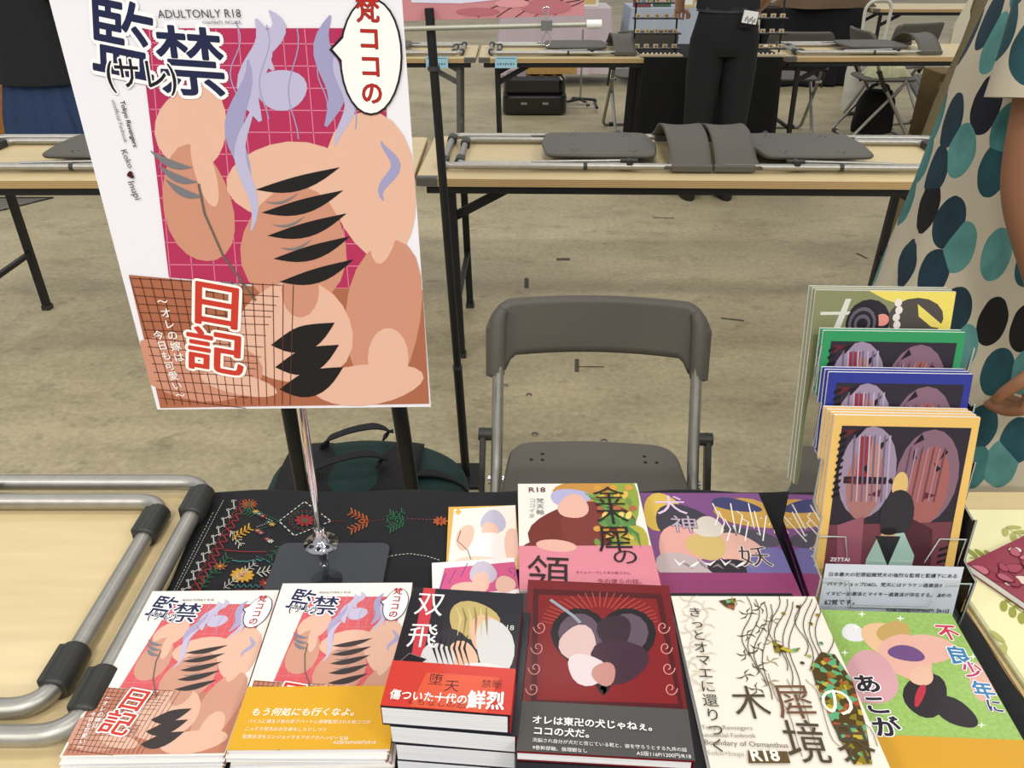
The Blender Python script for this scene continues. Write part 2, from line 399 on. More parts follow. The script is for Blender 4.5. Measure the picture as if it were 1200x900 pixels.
folding_table('plywood folding table under the yellow leaf-print cloth at far right', .566, 2.37, TF, TB-TF)
MYAW = R(-1.4)
tm = folding_table('middle-row plywood table carrying two folded chairs, behind the standing chair', -.31, 1.62, 2.665, .60, MYAW)
tml = folding_table('middle-row plywood table at left, behind the hanging poster', -2.10, -.33, 2.665, .60, R(.3))
GL = mat('6a6a68', .4, .6)
fa_ = folding_table('far plywood table with suitcase underneath and black cloth on its right half', -.205, 1.66, 5.36, .60)
fb_ = folding_table('far plywood table with black legs at right, one folded chair on top', 1.69, 3.3, 5.42, .60, R(1.0))
fc_ = folding_table('far plywood table with grey legs, partly behind the large poster', -2.0, -.225, 5.36, .60, 0, GL)
fd_ = folding_table('plywood table in the farthest row at top right, bare', 3.42, 5.2, 8.5, .6)
# ================================================================== FOLDED CHAIRS (lying on tables)
def folded_chair(label, L=.90, seatlab=None, group=None):
    t = thing('folding_chair', label, 'chair', group=group); H = .0115; wo, wi = .216, .178
    f = B().tube(arc([(L-.03, wo, H+.006), (0, wo, H+.006), (0, -wo, H+.006), (L-.03, -wo, H+.006)], .045, 8), H, 12); f.build('outer_frame', M_STEEL, t)
    f = B().tube(arc([(.63, wi, H), (.052, wi, H), (.052, -wi, H), (.63, -wi, H)], .04, 8), H, 12); f.build('inner_frame', M_STEEL, t)
    for x, ww, z in ((0, wo, H+.006), (.052, wi, H)):
        for s in (-1, 1):
            y = s*(ww-.052)
            b = B().tube([(x, y-.029, z), (x, y-.027, z), (x, y+.027, z), (x, y+.029, z)], [H+.003, H+.0055, H+.0055, H+.003], 14)
            b.box((x+.009, y, z), (.016, .054, .026)); b.build('rubber_sleeve', M_SLEEVE, t, .002)
    o = []
    for (x, y, r) in ((.345, .15, .03), (.345, -.15, .03), (.715, -.165, .06), (.715, .165, .06)): o.append((x, y, r))
    ol = arc([(.53, -.172, 0), (.725, -.165, 0), (.745, 0, 0), (.725, .165, 0), (.53, .172, 0), (.35, .160, 0), (.335, 0, 0), (.35, -.160, 0), (.529, -.172, 0)], .035, 6)
    b = B().slab([(p.x, p.y) for p in ol], .031, .045, .005); st = b.build('seat', M_GREYPL, t, .002)
    h = B()
    for cx in (.44, .64):
        for s in (-1, 1):
            for dx, dy in ((0, 0), (.022, 0), (.011, s*.02)): h.loft([(cx+dx, s*.11+dy, .0445, .004, .004), (cx+dx, s*.11+dy, .0456, .0035, .0035)], 8)
    tag(h.build('seat_holes', mat('0c0c0c', .8), st), kind='stuff')
    for s in (-1, 1):
        b = B().bar((.60, s*.196, .03), (.66, s*.196, .03), .022, .014); b.tube([(.63, s*.19, .03), (.63, s*.226, .03)], .011, 12); b.build('hinge_bracket', M_SLEEVE, t, .002)
        b = B().tube([(.30, s*.196, .026), (.62, s*.196, .032)], .005, 8); b.build('link_rod', M_STEEL, t)
        B().tube([(.475, s*wo, H+.006), (.488, s*wo, H+.006)], H+.002, 12).build('tube_collar', M_SLEEVE, t)
    def sh(u, v):
        a = (u-.5)*2; y = a*.228; z = .012+.088*(1-abs(a)**2.3); x0 = .762+.012*(abs(a)**4)
        x = x0+(L+.003-x0)*v - (.03*(abs(a)**10) if v == 0 else 0)
        return (x, y, z-.010*math.sin(v*PI)*(1-abs(a)))
    b = B().grid(sh, 28, 6, 0, .007); b.build('backrest', M_GREYPL, t)
    for s in (-1, 1): B().box((.838, s*.217, .015), (.14, .03, .026)).build('backrest_sleeve', M_GREYPL, t, .006)
    return t
ch0 = folded_chair('folded chair lying on the bare front table, its two nested tube frames showing')
pf = at(228, 620, .718)
ch0.location = (-.447, .765, .7028); ch0.rotation_euler = (0, 0, PI)
def put_folded(x, y, z, rz, label, sc=1):
    c = copy_tree(ch0); c.location = (x, y, z); c.rotation_euler = (0, 0, rz); c['label'] = label; c.scale = (sc, 1, 1); return c
def on_table(tt, lx, ly): # local table spot to world
    a = tt.rotation_euler.z; return (tt.location.x+lx*math.cos(a)-ly*math.sin(a), tt.location.y+lx*math.sin(a)+ly*math.cos(a))
x, y = on_table(tm, -.94, 0.0); put_folded(x+.055, y, .7028, MYAW, 'left folded chair on the middle table, backrest towards the middle')
x, y = on_table(tm, .845, 0.0); put_folded(x+.088, y, .7028, MYAW+PI, 'right folded chair on the middle table, near the dotted dress')
x, y = on_table(tml, -.0, 0.0); c = put_folded(x-.85, y, .7028, R(.3), 'folded chair on the left middle table, behind the hanging poster')
x, y = on_table(tml, 0, 0); c.location = (-1.96, y, .7028)
x, y = on_table(fa_, -.86, 0); put_folded(x, y, .7028, 0, 'folded chair on the far table above the black suitcase')
x, y = on_table(fb_, -.72, -.03); put_folded(x, y, .7028, R(1), 'folded chair on the far right table, backrest arched at its right end')
x, y = on_table(fc_, .80, 0); put_folded(x, y, .7028, PI, 'folded chair on the far grey-legged table beside the black pole')
# ================================================================== STANDING CHAIRS
def standing_chair(label):
    t = thing('folding_chair', label, 'chair'); H = .0125; wx = .207
    def fr(s_): return None
    p = [(-wx+.0, .205, .70), (-wx, .17, .60), (-wx, .10, .44), (-wx, -.20, .0125), (wx, -.20, .0125), (wx, .10, .44), (wx, .17, .60), (wx, .205, .70)]
    B().tube(arc(p, .04, 6), H, 12).build('front_frame', M_STEEL, t)
    p = [(-.187, -.10, .425), (-.187, .235, .0125), (.187, .235, .0125), (.187, -.10, .425)]
    B().tube(arc(p, .04, 6), H-.001, 12).build('rear_frame', M_STEEL, t)
    for s in (-1, 1):
        b = B().bar((s*.238, .14, .50), (s*.238, .06, .36), .012, .03); b.tube([(s*.2, .13, .49), (s*.247, .13, .49)], .014, 12); b.build('hinge_bracket', M_SLEEVE, t, .002)
        b = B().tube([(s*.18, .09, .40), (s*.225, .09, .40)], .010, 10); b.build('pivot_bolt', M_CHROME, t)
        for q, w_, yy in (('front', .13, -.20), ('rear', .12, .235)):
            B().tube([(s*w_-.027, yy, .0125), (s*w_+.027, yy, .0125)], .0172, 12).build('rubber_sleeve', M_SLEEVE, t)
    ol = arc([(0, -.20, 0), (.165, -.19, 0), (.195, 0, 0), (.180, .19, 0), (0, .205, 0), (-.180, .19, 0), (-.195, 0, 0), (-.165, -.19, 0), (-.001, -.20, 0)], .055, 6)
    n = len(ol)
    b = B(); b.slab([(q.x, q.y) for q in ol], .418, .434, .006); st = b.build('seat', M_GREYPL, t, .003)
    h = B()
    for s in (-1, 1):
        for yy in (.12, -.12):
            for dx, dy in ((0, 0), (s*.024, 0), (0, .022)): h.loft([(s*.11+dx, yy+dy, .4336, .0045, .0045), (s*.11+dx, yy+dy, .4346, .004, .004)], 8)
    tag(h.build('seat_holes', mat('0c0c0c', .8), st), kind='stuff')
    def sh(u, v):
        a = (u-.5)*2; x = a*.222
        top = .757-.050*max(0, (abs(a)-.80)/.20)**2.4; bot = .640-.036*max(0, min(1, (abs(a)-.80)/.08))
        z = bot+(top-bot)*v; yb = .212+.036*(1-a*a)+(z-.72)*.22
        if abs(a) > .93: yb -= .012*(abs(a)-.93)/.07
        return (x, yb, z)
    B().grid(sh, 44, 8, 0, .016).build('backrest', M_GREYPL, t)
    for s in (-1, 1): B().tube([(s*.210, .178, .61), (s*.208, .212, .72), (s*.198, .218, .742)], [.017, .018, .012], 12).build('backrest_sleeve', M_GREYPL, t)
    B().box((0, .24, .435-.05), (.01, .01, .01))
    return t
sc0 = standing_chair('grey folding chair standing open right behind the front table')
sc0.location = (.17, 1.325, 0); sc0.rotation_euler = (0, 0, R(-2.5))
def put_standing(x, y, rz, label):
    c = copy_tree(sc0); c.location = (x, y, 0); c.rotation_euler = (0, 0, R(rz)); c['label'] = label; return c
put_standing(2.06, 6.45, 176, 'dark folding chair standing behind the far right table, papers on top of its back')
put_standing(3.05, 7.0, 200, 'folding chair at top right with a white bag hung over its back')
put_standing(.95, 6.55, 185, 'folding chair seen between the far table and the black-trousered person')
put_standing(2.75, 6.40, 90, 'folding chair behind far right table, pale plastic bag on its seat')
# ================================================================== POSTER ON CHROME STAND
PB = atd(345, 480, .80).z; PXC = -.249; PW = .313; PL = .475
def sheet(name, label, cat, origin, ex, ey, w_, l_, th=.0012, hx='e6e6ec', curl=0):
    ex = Vector(ex).normalized(); ey = Vector(ey).normalized(); n = ex.cross(ey)
    t = thing(name, label, cat, Vector(origin)+ex*(w_/2)); b = B(); o = Vector(origin)-t.location
    vs = [o, o+ex*w_, o+ex*w_+ey*l_, o+ey*l_]; b.add(vs+[v-n*th for v in vs], [(0, 1, 2, 3), (7, 6, 5, 4), (0, 4, 5, 1), (1, 5, 6, 2), (2, 6, 7, 3), (3, 7, 4, 0)])
    b.build('paper', mat(hx, .5, coat=.1), t); return t
def waves(cx, cy, n, a, l, sl=0): return [(cx+a*math.sin(i/n*PI*2.2+sl), cy+l*i/n) for i in range(n+1)]
def abstract_art(p, pal, full=True):
    """a generic composition of flat colour shapes: gridded panel, peach ovals, lilac waves, dark leaves"""
    mg, pk, pe, pe2, li, li2, dk, br = pal
    p.poly([(163, 33), (452, 33), (455, 345), (198, 325)], mg)
    for k in range(11): x = 175+k*26; p.line([(x, 34), (x+26, 340)], 1.1, pk, k == 0)
    for k in range(12): y = 50+k*26; p.line([(167+k*2.9, y), (452, y+2)], 1.1, pk, False)
    p.poly([(151, 322), (290, 335), (500, 340), (503, 473), (188, 478)], br)
    # peach ovals
    for a in ((225, 150, 42, 50, pe, 10), (232, 240, 40, 70, pe2, -14), (345, 215, 78, 48, pe, 4), (345, 290, 62, 70, pe2, 0), (437, 215, 52, 88, pe, -10), (450, 370, 44, 92, pe2, 6), (345, 390, 70, 60, pe, 0),
              (230, 430, 80, 38, pe2, 8), (430, 450, 66, 24, pe, -6), (330, 105, 30, 24, li, 0)): p.blob(a[0], a[1], a[2], a[3], a[4], a[5], 22, .04)
    for a in ((452, 250, 18, 60, pe, 8), (240, 200, 12, 44, pe, -16), (352, 340, 22, 32, pe2, 0), (455, 420, 24, 36, pe, 0), (280, 450, 46, 12, pe, 12)): p.blob(*a, 18)
    # lilac waves
    for k, (x, y, l, wd) in enumerate(((300, 22, 120, 30), (283, 70, 150, 22), (290, 120, 150, 14), (386, 18, 130, 26), (402, 60, 110, 14), (455, 165, 70, 12), (318, 12, 70, 22))):
        q = waves(x, y, 12, 9, l, k); p.ribbon(q, [wd*math.sin(PI*(i+.4)/13) for i in range(13)], li if k % 2 == 0 else li2)
    for k in range(5):
        q = waves(276+k*34, 25+k*4, 12, 6, 90+20*(k % 3), k*.4); p.ribbon(q, [1.4]*13, li2)
    # dark leaves and bands
    def leaf(x0, y0, x1, y1, wd, c=dk):
        n = 10; p.ribbon([(x0+(x1-x0)*i/n, y0+(y1-y0)*i/n+6*math.sin(PI*i/n)) for i in range(n+1)], [wd*math.sin(PI*(i+.05)/(n+.1)) for i in range(n+1)], c)
    for k in range(5): leaf(300+k*7, 222+k*27, 398+k*4, 196+k*27, 17)
    for k in range(3): leaf(318+k*5, 404+k*26, 392+k*5, 378+k*26, 30)
    for k in range(3): leaf(310+k*9, 236+k*27, 350+k*8, 226+k*27, 3, '7a7a80')
    for k in range(3): leaf(176+k*9, 176+k*17, 226+k*6, 196+k*17, 9, '77777f')
    p.line([(233, 215), (240, 250), (262, 300), (300, 352)], 3, '6a6058')
    # net pattern, bottom left
    for k in range(17): p.line([(152+k*12, 324+k*.6), (196+k*9, 474)], .9, '5a2f26', k == 0)
    for k in range(15): p.line([(154+k*2.4, 326+k*10), (330-k*3, 334+k*10+4*math.sin(k))], .9, '5a2f26', False)
def title_art(p, big=True):
    # writing of the poster and of the matching books
    n = '1d2448'
    p.text('監', (110, 76), (180, 90), n, 1.22, .014, 'f4f4f8', .05)
    p.text('禁', (190, 102), (266, 107), n, .98, .014, 'f4f4f8', .05)
    p.text('(サレ)', (128, 99), (208, 103), '15151b', 1.2, .012, 'f4f4f8', .05)
    p.text('ADULTONLY R18', (186, 21), (283, 20), '3c3c40', 1.0, .0)
    if big:
        p.text('CONTENTS  INCLUDE', (238, 28), (283, 27.5), '3c3c40')
        p.text('Tokyo Revengers', (141, 118), (157, 172), '2a2a30', 1, .02)
        p.text('unofficial Fanbook', (131, 117), (146, 167), '6a6a72')
        p.text('Koko', (142, 176), (151, 197), '3a3a42'); p.text('♥', (149, 201), (152, 209), '4a1018', 1, .03); p.text('Inupi', (150, 213), (159, 234), '3a3a42')
    # balloon
    bl = [(435+37*math.cos(a), 66+69*math.sin(a)) for a in [2*PI*k/28 for k in range(28)]]
    p.poly([(386, 58), (402, 40), (404, 78)], '1a1a1e'); p.poly(bl, '1a1a1e')
    p.poly([(390, 57.5), (403, 44), (405, 75)], 'f6f4f4'); p.poly([(435+34.5*math.cos(a), 66+66.5*math.sin(a)) for a in [2*PI*k/28 for k in range(28)]], 'f6f4f4')
    p.vtext('梵ココの', (430, -6), (437, 124), 'b3261e', .95, .95, .012, '5a1712', .02)
    p.vtext('日記', (255, 328), (252, 438), 'c63a2c', 1.0, 1.15, .018, 'f8f4f0', .05)
    p.vtext('〜オレの嫁は', (189, 346), (212, 424), 'f8f4f0', .9, 1, .01)
    p.vtext('今日も可愛い〜', (184, 386), (214, 468), 'f8f4f0', .9, 1, .01)
PAL1 = ('b02f5a', 'd8839e', 'e0b5a0', 'c98f78', 'b9b6d6', '9d9bc4', '17171b', 'a8674c')
PAL2 = ('cc5a60', 'd48488', 'd9b09a', 'c4937e', 'bbb4cc', 'a39cbd', '3a3434', 'b57a62')
poster = sheet('poster', 'large white poster hanging on the chrome stand, magenta grid panel, dark blue title', 'poster', (PXC-PW/2, .80, PB), (1, 0, .012), (-.012, 0, 1), PW, PL, .0008, 'e9e9f2')
pp = Print((PXC-PW/2, .7995, PB), (1, 0, .012), (-.012, 0, 1), PW, PL); pp.coat = .1
abstract_art(pp, PAL1); title_art(pp); pp.build('printed_design', poster)
PUV = lambda x, y: (lambda q: (q[0]/PW, q[1]/.445))(pp.px(x, y))
# stand
st = thing('poster_stand', 'slim chrome pole stand holding the large poster on the black cloth', 'stand', (-.2475, .822, .7035))
B().tube([(0, 0, .004), (0, 0, .74)], .0055, 14).build('pole', M_CHROME, st)
b = B(); b.loft([(0, 0, .0, .006, .006), (0, 0, .03, .006, .006), (0, 0, .034, .021, .021), (0, 0, .038, .022, .022), (0, 0, .041, .010, .010), (0, 0, .055, .008, .008), (0, 0, .06, .0065, .0065)], 24); fl_ = b.build('flange', M_CHROME, st)
b = B()
for k in range(8): a = k*PI/4; b.loft([(.015*math.cos(a), .015*math.sin(a), .0385, .003, .003), (.015*math.cos(a), .015*math.sin(a), .0412, .0028, .0028)], 8)
b.build('vent_holes', mat('1a1a1a', .5), fl_)
B().tube([(-.15, -.0015, .725), (.15, -.0015, .725)], .003, 8).build('cross_arm', M_CHROME, st)
B().slab(rrect(.15, .17, .012, .008, -.045), .0, .004, .0008).build('base_plate', mat('23262a', .03, 0, coat=1, spec=.9), st)
# ================================================================== BLACK EMBROIDERED CLOTH
CL = -.443
def clothf(u, v):
    x = CL+(.560-CL)*u; tt = v*1.18-.04
    y = TF-.004+(TB-TF+.008)*min(max(tt, 0), 1); z = .7022+.0006*math.sin(x*37+y*23)+.0006*math.sin(y*61-x*17)
    if tt > 1: z = .7022-(tt-1)*1.0; y = TB+.006+.004*math.sin(x*30)
    if tt < 0: z = .7022+tt*3.5; y = TF-.006+.004*math.sin(x*30)
    return (x+.004*math.sin(y*26)*(1-u), y, z)
cl = thing('tablecloth', 'black cotton cloth with bright embroidery covering the front table', 'tablecloth', (.06, .68, .70))
B().grid(lambda u, v: Vector(clothf(u, v))-Vector((.06, .68, .70)), 90, 70, 0, .0012).build('cloth', M_BLACKCL, cl)
em = Print((CL, TF, .7036), (1, 0, 0), (0, 1, 0), 1.0, TB-TF)
EM = {k: mat(v, .8) for k, v in dict(w='b8b5aa', r='7e1e22', g='24583a', t='2f6a68', o='9c4c24', y='b98a2a', p='8c3a50').items()}
def stitch(pts, c, wpx=1.5, dash=None):
    wpx *= .75
    if not dash: em.line(pts, wpx, EM[c], False); return
    for i in range(0, len(pts)-1): 
        a, e = Vector(pts[i]), Vector(pts[i+1]); n = max(1, int((e-a).length/dash))
        for k in range(n): em.line([a.lerp(e, (k+.15)/n), a.lerp(e, (k+.75)/n)], wpx, EM[c], False)
def zig(a, e, n, amp, c, wpx=1.4, loop=False):
    a, e = Vector(a), Vector(e); d = (e-a); nn = Vector((-d.y, d.x)).normalized(); q = []
    for k in range(n*8+1):
        t = k/(n*8); s = t*n*2*PI; q.append(tuple(a+d*t+nn*amp*math.sin(s)+(d.normalized()*amp*.7*math.sin(2*s) if loop else Vector((0, 0)))))
    em.line(q, wpx*.75, EM[c], False)
zig((277, 586), (212, 700), 11, 4.5, 'w', 1.5, True); zig((289, 586), (226, 700), 14, 3.4, 'r', 2.2); zig((283, 586), (219, 700), 16, 1.5, 'r', 1.2)
stitch([(262, 586), (203, 700)], 'w', 1.0, 3); stitch([(250, 600), (200, 700)], 'w', .9, 4)
def flower(cx, cy, r, n, c, c2, wpx=3, ay=.62):
    for k in range(n):
        a = 2*PI*k/n; em.ribbon([(cx+r*.25*math.cos(a), cy+r*.25*ay*math.sin(a)), (cx+r*.65*math.cos(a), cy+r*.65*ay*math.sin(a)), (cx+r*math.cos(a), cy+r*ay*math.sin(a))], [wpx*.5, wpx, wpx*.4], EM[c])
    em.blob(cx, cy, r*.26, r*.26*ay, EM[c2], 0, 10)
def leafsprig(x0, y0, x1, y1, c, n=6, l=8, wpx=1.6):
    a, e = Vector((x0, y0)), Vector((x1, y1)); d = (e-a).normalized(); nn = Vector((-d.y, d.x))
    em.line([a, e], .9, EM[c], False)
    for k in range(n):
        p = a.lerp(e, (k+.3)/n)
        for s in (-1, 1): q = p+d*l*.7+nn*l*s*.8; em.line([p, p.lerp(q, .5), q], wpx*.75, EM[c], False)
flower(284, 674, 14, 12, 'y', 'o', 4.5); flower(357, 610, 12, 10, 'r', 'g', 4)
for r_, c in ((15, 'g'), (18, 'r')): stitch([(357+r_*math.cos(2*PI*k/20), 610+r_*.62*math.sin(2*PI*k/20)) for k in range(21)], c, 1.4, 3)
stitch([(327, 611), (357, 588), (388, 611), (345, 628), (327, 611)], 'w', 2.0, 5); stitch([(332, 611), (357, 592)], 'g', 1.2, 3)
stitch([(300, 598), (327, 611), (302, 622)], 'g', 1.6, 3); stitch([(296, 600), (320, 611), (300, 618)], 'w', 1.0, 3)
for s in (-1, 1):
    leafsprig(432, 611, 410, 611+s*11, 'o', 5, 6, 2.4); leafsprig(474, 611, 456, 611+s*9, 'g', 5, 6, 2.2)
leafsprig(452, 613, 474, 598, 'g', 4, 5); stitch([(388, 611), (405, 611)], 'r', 1.1, 4); stitch([(432, 611), (452, 609)], 'r', 1.1, 4); stitch([(476, 608), (507, 609)], 'p', 1.1, 4)
flower(516, 611, 9, 9, 'o', 'r', 3); stitch([(448, 655), (462, 651), (480, 649), (500, 652), (516, 657)], 'w', 1.3, 4)
leafsprig(272, 632, 294, 618, 'y', 5, 6, 2.4); leafsprig(270, 622, 283, 640, 'w', 4, 6, 1.3); flower(292, 591, 10, 12, 'o', 'g', 1.5); leafsprig(300, 603, 285, 598, 'g', 4, 7)
leafsprig(252, 673, 268, 652, 'g', 5, 7); leafsprig(262, 690, 300, 660, 'w', 8, 6, 1.2); leafsprig(236, 690, 250, 668, 'g', 4, 6)
stitch([(262, 645), (285, 647), (312, 647)], 'r', 2, None); flower(258, 664, 8, 8, 'o', 'y', 1.6)
for k in range(6): stitch([(272+k*7, 657+2*math.sin(k)), (279+k*7, 658)], 't', 2.6)
for k in range(6): stitch([(275+k*7, 690), (279+k*7, 685), (283+k*7, 690)], 't', 2.2); stitch([(275+k*7, 695), (279+k*7, 690), (283+k*7, 695)], 'r', 1.6)
stitch([(300, 652), (318, 660), (330, 690)], 't', 1.6, 4); leafsprig(300, 672, 322, 668, 'w', 4, 7); flower(312, 684, 9, 9, 'r', 'y', 2.4); leafsprig(330, 640, 315, 655, 'g', 3, 6)
for k in range(9): flower(300+((k*37) % 24), 600+((k*53) % 30)*1.4, 4, 6, 'yrogtwpyr'[k], 'w', 1.4)
eo = em.build('embroidery', cl, 'stuff'); eo['label'] = 'coloured thread scrolls, flowers and leaves'
# ================================================================== BOOKS
def fit(c4, h):
    TL, TR, BR, BL = [at(x, y, h) for x, y in c4]
    ex = ((TR-TL)+(BR-BL)); ang = math.atan2(ex.y, ex.x); w_ = ((TR-TL).length+(BR-BL).length)/2
    ey = Vector((-math.sin(ang), math.cos(ang), 0)); l_ = ((TL-BL).dot(ey)+(TR-BR).dot(ey))/2
    c = (TL+TR+BR+BL)/4; return c, ang, w_, l_
def book_mesh(t, w_, l_, th, cov, spine=None, cover_mat=None):
    cm = cover_mat or mat(cov, .38, coat=.08, spec=.3)
    sm = mat(spine or cov, .38, coat=.08, spec=.3); ct = min(.0012, th*.14)
    B().box((0, 0, th-ct/2), (w_, l_, ct)).build('front_cover', cm, t)
    B().box((0, 0, ct/2), (w_, l_, ct)).build('back_cover', cm, t)
    B().box((w_/2-ct/2, 0, th/2), (ct, l_, th-2*ct)).build('spine', sm, t)
    B().box((-ct/2-.0005, 0, th/2), (w_-ct-.002, l_-.0015, th-2*ct)).build('pages', M_PAGES, t)
def stack(c4, h, ths, labels, cov, spine=None, base=.7035, jit=.004, names='book', shift=None):
    """ths: thickness from the top down"""
    c, ang, w_, l_ = fit(c4, h); print('BOOK %s w=%.3f l=%.3f ang=%.1f c=(%.3f %.3f) base gap=%.4f' % (labels[0][:30], w_, l_, math.degrees(ang), c.x, c.y, h-sum(ths)-base))
    z = h; tops = []
    for i, (th, lb) in enumerate(zip(ths, labels)):
        z -= th; dx, dy = (random.uniform(-jit, jit), random.uniform(-jit, jit)) if i else (0, 0)
        if i and shift: dx += shift[0]; dy += shift[1]
        t = thing(names, lb, 'book', (c.x+dx, c.y+dy, z), ang+(R(random.uniform(-1.2, 1.2)) if i else 0))
        book_mesh(t, w_, l_, th-.0003, cov, spine); tops.append(t)
    ex = Vector((math.cos(ang), math.sin(ang), 0)); ey = Vector((-math.sin(ang), math.cos(ang), 0))
    o = Vector((c.x, c.y, h-.0002))-ex*w_/2-ey*l_/2
    return tops[0], o, ex, ey, w_, l_
def band(t, w_, l_, th, frac, hx):
    lb = l_*frac; b = B(); b.box((0, -l_/2+lb/2+.0008, th+.0001), (w_+.0006, lb, .0004)); b.box((w_/2+.0003, -l_/2+lb/2+.0008, th/2), (.0004, lb, th)); b.box((-w_/2-.0003, -l_/2+lb/2+.0008, th/2), (.0004, lb, th))
    return b.build('paper_band', mat(hx, .4, coat=.05, spec=.3), t)
# A: leftmost book
A4 = [(178, 694), (327, 690), (263, 887), (62, 885)]
tA, o, ex, ey, w_, l_ = stack(A4, .7295, [.0065, .0065, .0065, .0065], ['leftmost book, white cover with blue title, no paper band, topmost of its pile', 'second book down in the leftmost pile beside the steel tubes', 'third book down in the leftmost pile beside the steel tubes', 'lowest book of the leftmost pile beside the steel tubes'], 'e8e4dc', 'a5503a')
CONV = lambda x, y: ((x-92)/(502-92)*1.0, PUV(x, y)[1]*.985+.004)
def bookconv(x, y):
    u, v = PUV(x, y); return (u, v)
p = Print(o, ex, ey, w_, l_, bookconv); abstract_art(p, PAL2); title_art(p, False); p.build('cover_print', tA)
# B: same title with a yellow band
B4 = [(333, 684), (486, 682), (453, 880), (264, 880)]
tB, o, ex, ey, w_, l_ = stack(B4, .7425, [.0065]*6, ['same white-covered book with a yellow paper band, topmost of the second pile'] + ['%s book down in the pile under the yellow-banded book' % k for k in ('second', 'third', 'fourth', 'fifth', 'sixth')], 'e8e4dc', 'a5503a')
p = Print(o, ex, ey, w_, l_, bookconv); abstract_art(p, PAL2); title_art(p, False); p.build('cover_print', tB)
bd = band(tB, w_, l_, .0075, .325, 'd5a32c')
q = Print(o+Vector((0, 0, .0016)), ex, ey, w_, l_); Wt = 'f6efdc'
q.text('もう何処にも行くなよ。', (294, 838), (414, 838), Wt, 1, .02, shear=.2); q.text('バイ人に捕まり彼の家アパートに長野監禁された乾ココが、'[:26], (290, 847), (434, 848), Wt); q.text('こっそり梵天のお仕事をしたりしつつ', (287, 856), (382, 857), Wt)
q.text('監禁生活をエンジョイするアホアホハッピーな話', (284, 865), (408, 867), Wt); q.text('A5版/56P/600円/R18', (390, 872), (440, 872), Wt); q.build('band_print', tB)
# C: dark novel pile
C4 = [(484, 687), (610, 697), (602, 838), (446, 829)]
tC, o, ex, ey, w_, l_ = stack(C4, .8065, [.0255, .0255, .0255, .0260], ['thick dark-covered novel with red band, topmost of the tallest book pile', 'second thick novel down in the tallest pile', 'third thick novel down in the tallest pile', 'lowest thick novel of the tallest pile'], '1e2028', '7a2632', shift=(.009, .0), jit=.002)
p = Print(o, ex, ey, w_, l_)
p.poly([(480, 680), (615, 690), (604, 800), (450, 800)], '1b1d24'); p.poly([(497, 687), (511, 688), (492, 792), (478, 790)], 'c03a44')
for a in ((555, 727, 30, 22, 'b5a268', 10), (568, 742, 18, 22, 'd8ae94', 0), (580, 760, 22, 36, 'c9c7c6', -8), (528, 762, 26, 24, '24242c', 0), (540, 772, 20, 20, 'd8ae94', -10), (512, 775, 20, 22, 'c9c7c6', 20), (562, 790, 30, 14, 'd4d2d0', 0)): p.blob(*a, 20, .06)
for k in range(6): p.ribbon([(535+k*7, 712), (540+k*6, 725), (536+k*7, 745)], [1, 3, .5], '8a7a48' if k % 2 else 'c9b87c')
for k in range(7): p.ribbon([(512+k*6, 745), (508+k*6, 760), (514+k*6, 780)], [1, 3, .5], '101014')
p.text('双', (485, 718), (518, 720), 'e8e6e4', 1.15); p.text('飛', (476, 756), (511, 757), 'e8e6e4', 1.1); p.text('R18', (586, 738), (602, 739), 'd8d6d4')
p.poly([(480, 766), (500, 773), (482, 786), (468, 776)], '14141a'); p.line([(480, 766), (500, 773), (482, 786), (468, 776), (480, 766)], .8, '8a8078')
p.build('cover_print', tC); band(tC, w_, l_, .0258, .34, 'c43a30')
q = Print(o+Vector((0, 0, .0016)), ex, ey, w_, l_); q.poly([(500, 788), (585, 794), (570, 838), (480, 828)], 'd0553a')
q.text('堕', (502, 801), (518, 802), '4a1a1a'); q.text('天', (520, 809), (537, 810), '4a1a1a'); q.text('禁断', (564, 805), (588, 806), '6a2420'); q.text('傷ついた十代の', (456, 818), (546, 825), 'f4eee8', 1.15, .02); q.text('鮮烈', (547, 828), (590, 830), 'f4eee8', 1.2, .03); q.text('くちなしの恋', (478, 825), (545, 830), '7a241e', .8); q.build('band_print', tC)
# riser and D, G
ris = B().box((.165, .595, .7335), (.325, .232, .057)).build('display_box', mat('0e0f16', .3), None, .003); tag(ris, 'low black box lifting the red book and the white line-art book', 'box')
D4 = [(617, 679), (781, 686), (818, 893), (608, 881)]
tD, o, ex, ey, w_, l_ = stack(D4, .775, [.0125], ['deep red book with heart-shaped dark ornament and grey band on the black box'], '6d1216', '5c1013', base=.762)
p = Print(o, ex, ey, w_, l_)
p.poly([(625, 690), (775, 696), (803, 840), (622, 832)], '4a0b10'); p.poly([(631, 697), (769, 702), (795, 825), (629, 820)], '7a1418')
for k in range(25):
    a = PI+PI*k/24; p.line([(703+34*math.cos(a), 735+24*math.sin(a)), (703+68*math.cos(a), 728+34*math.sin(a))], .9, 'b5523c', k == 0)
hrt = []
for k in range(33):
    t = 2*PI*k/32; hrt.append((707+3.6*16*math.sin(t)**3, 755-3.3*(13*math.cos(t)-5*math.cos(2*t)-2*math.cos(3*t)-math.cos(4*t))))
p.poly(hrt, '5a4a58'); p.line(hrt, 9, '1c1418')
for a in ((678, 755, 22, 22, 'cdb0ac', 10), (720, 740, 20, 20, '33222c', 0), (725, 775, 34, 26, '3c2230', 0), (688, 785, 24, 18, 'd5c6c8', 20), (708, 790, 14, 14, 'b9847c', 0)): p.blob(*a, 18, .08)
for s in (-1, 1):
    for j in range(4):
        cx = 705+s*(72+j*3); cy = 735+j*24; p.line([(cx+8*math.cos(k*.5)*(1-k/18)*s, cy+9*math.sin(k*.5)*(1-k/18)) for k in range(17)], 1.3, 'c98a86', j == 0)
p.line([(645, 703), (672, 722), (680, 730)], 4, '8a98a0')
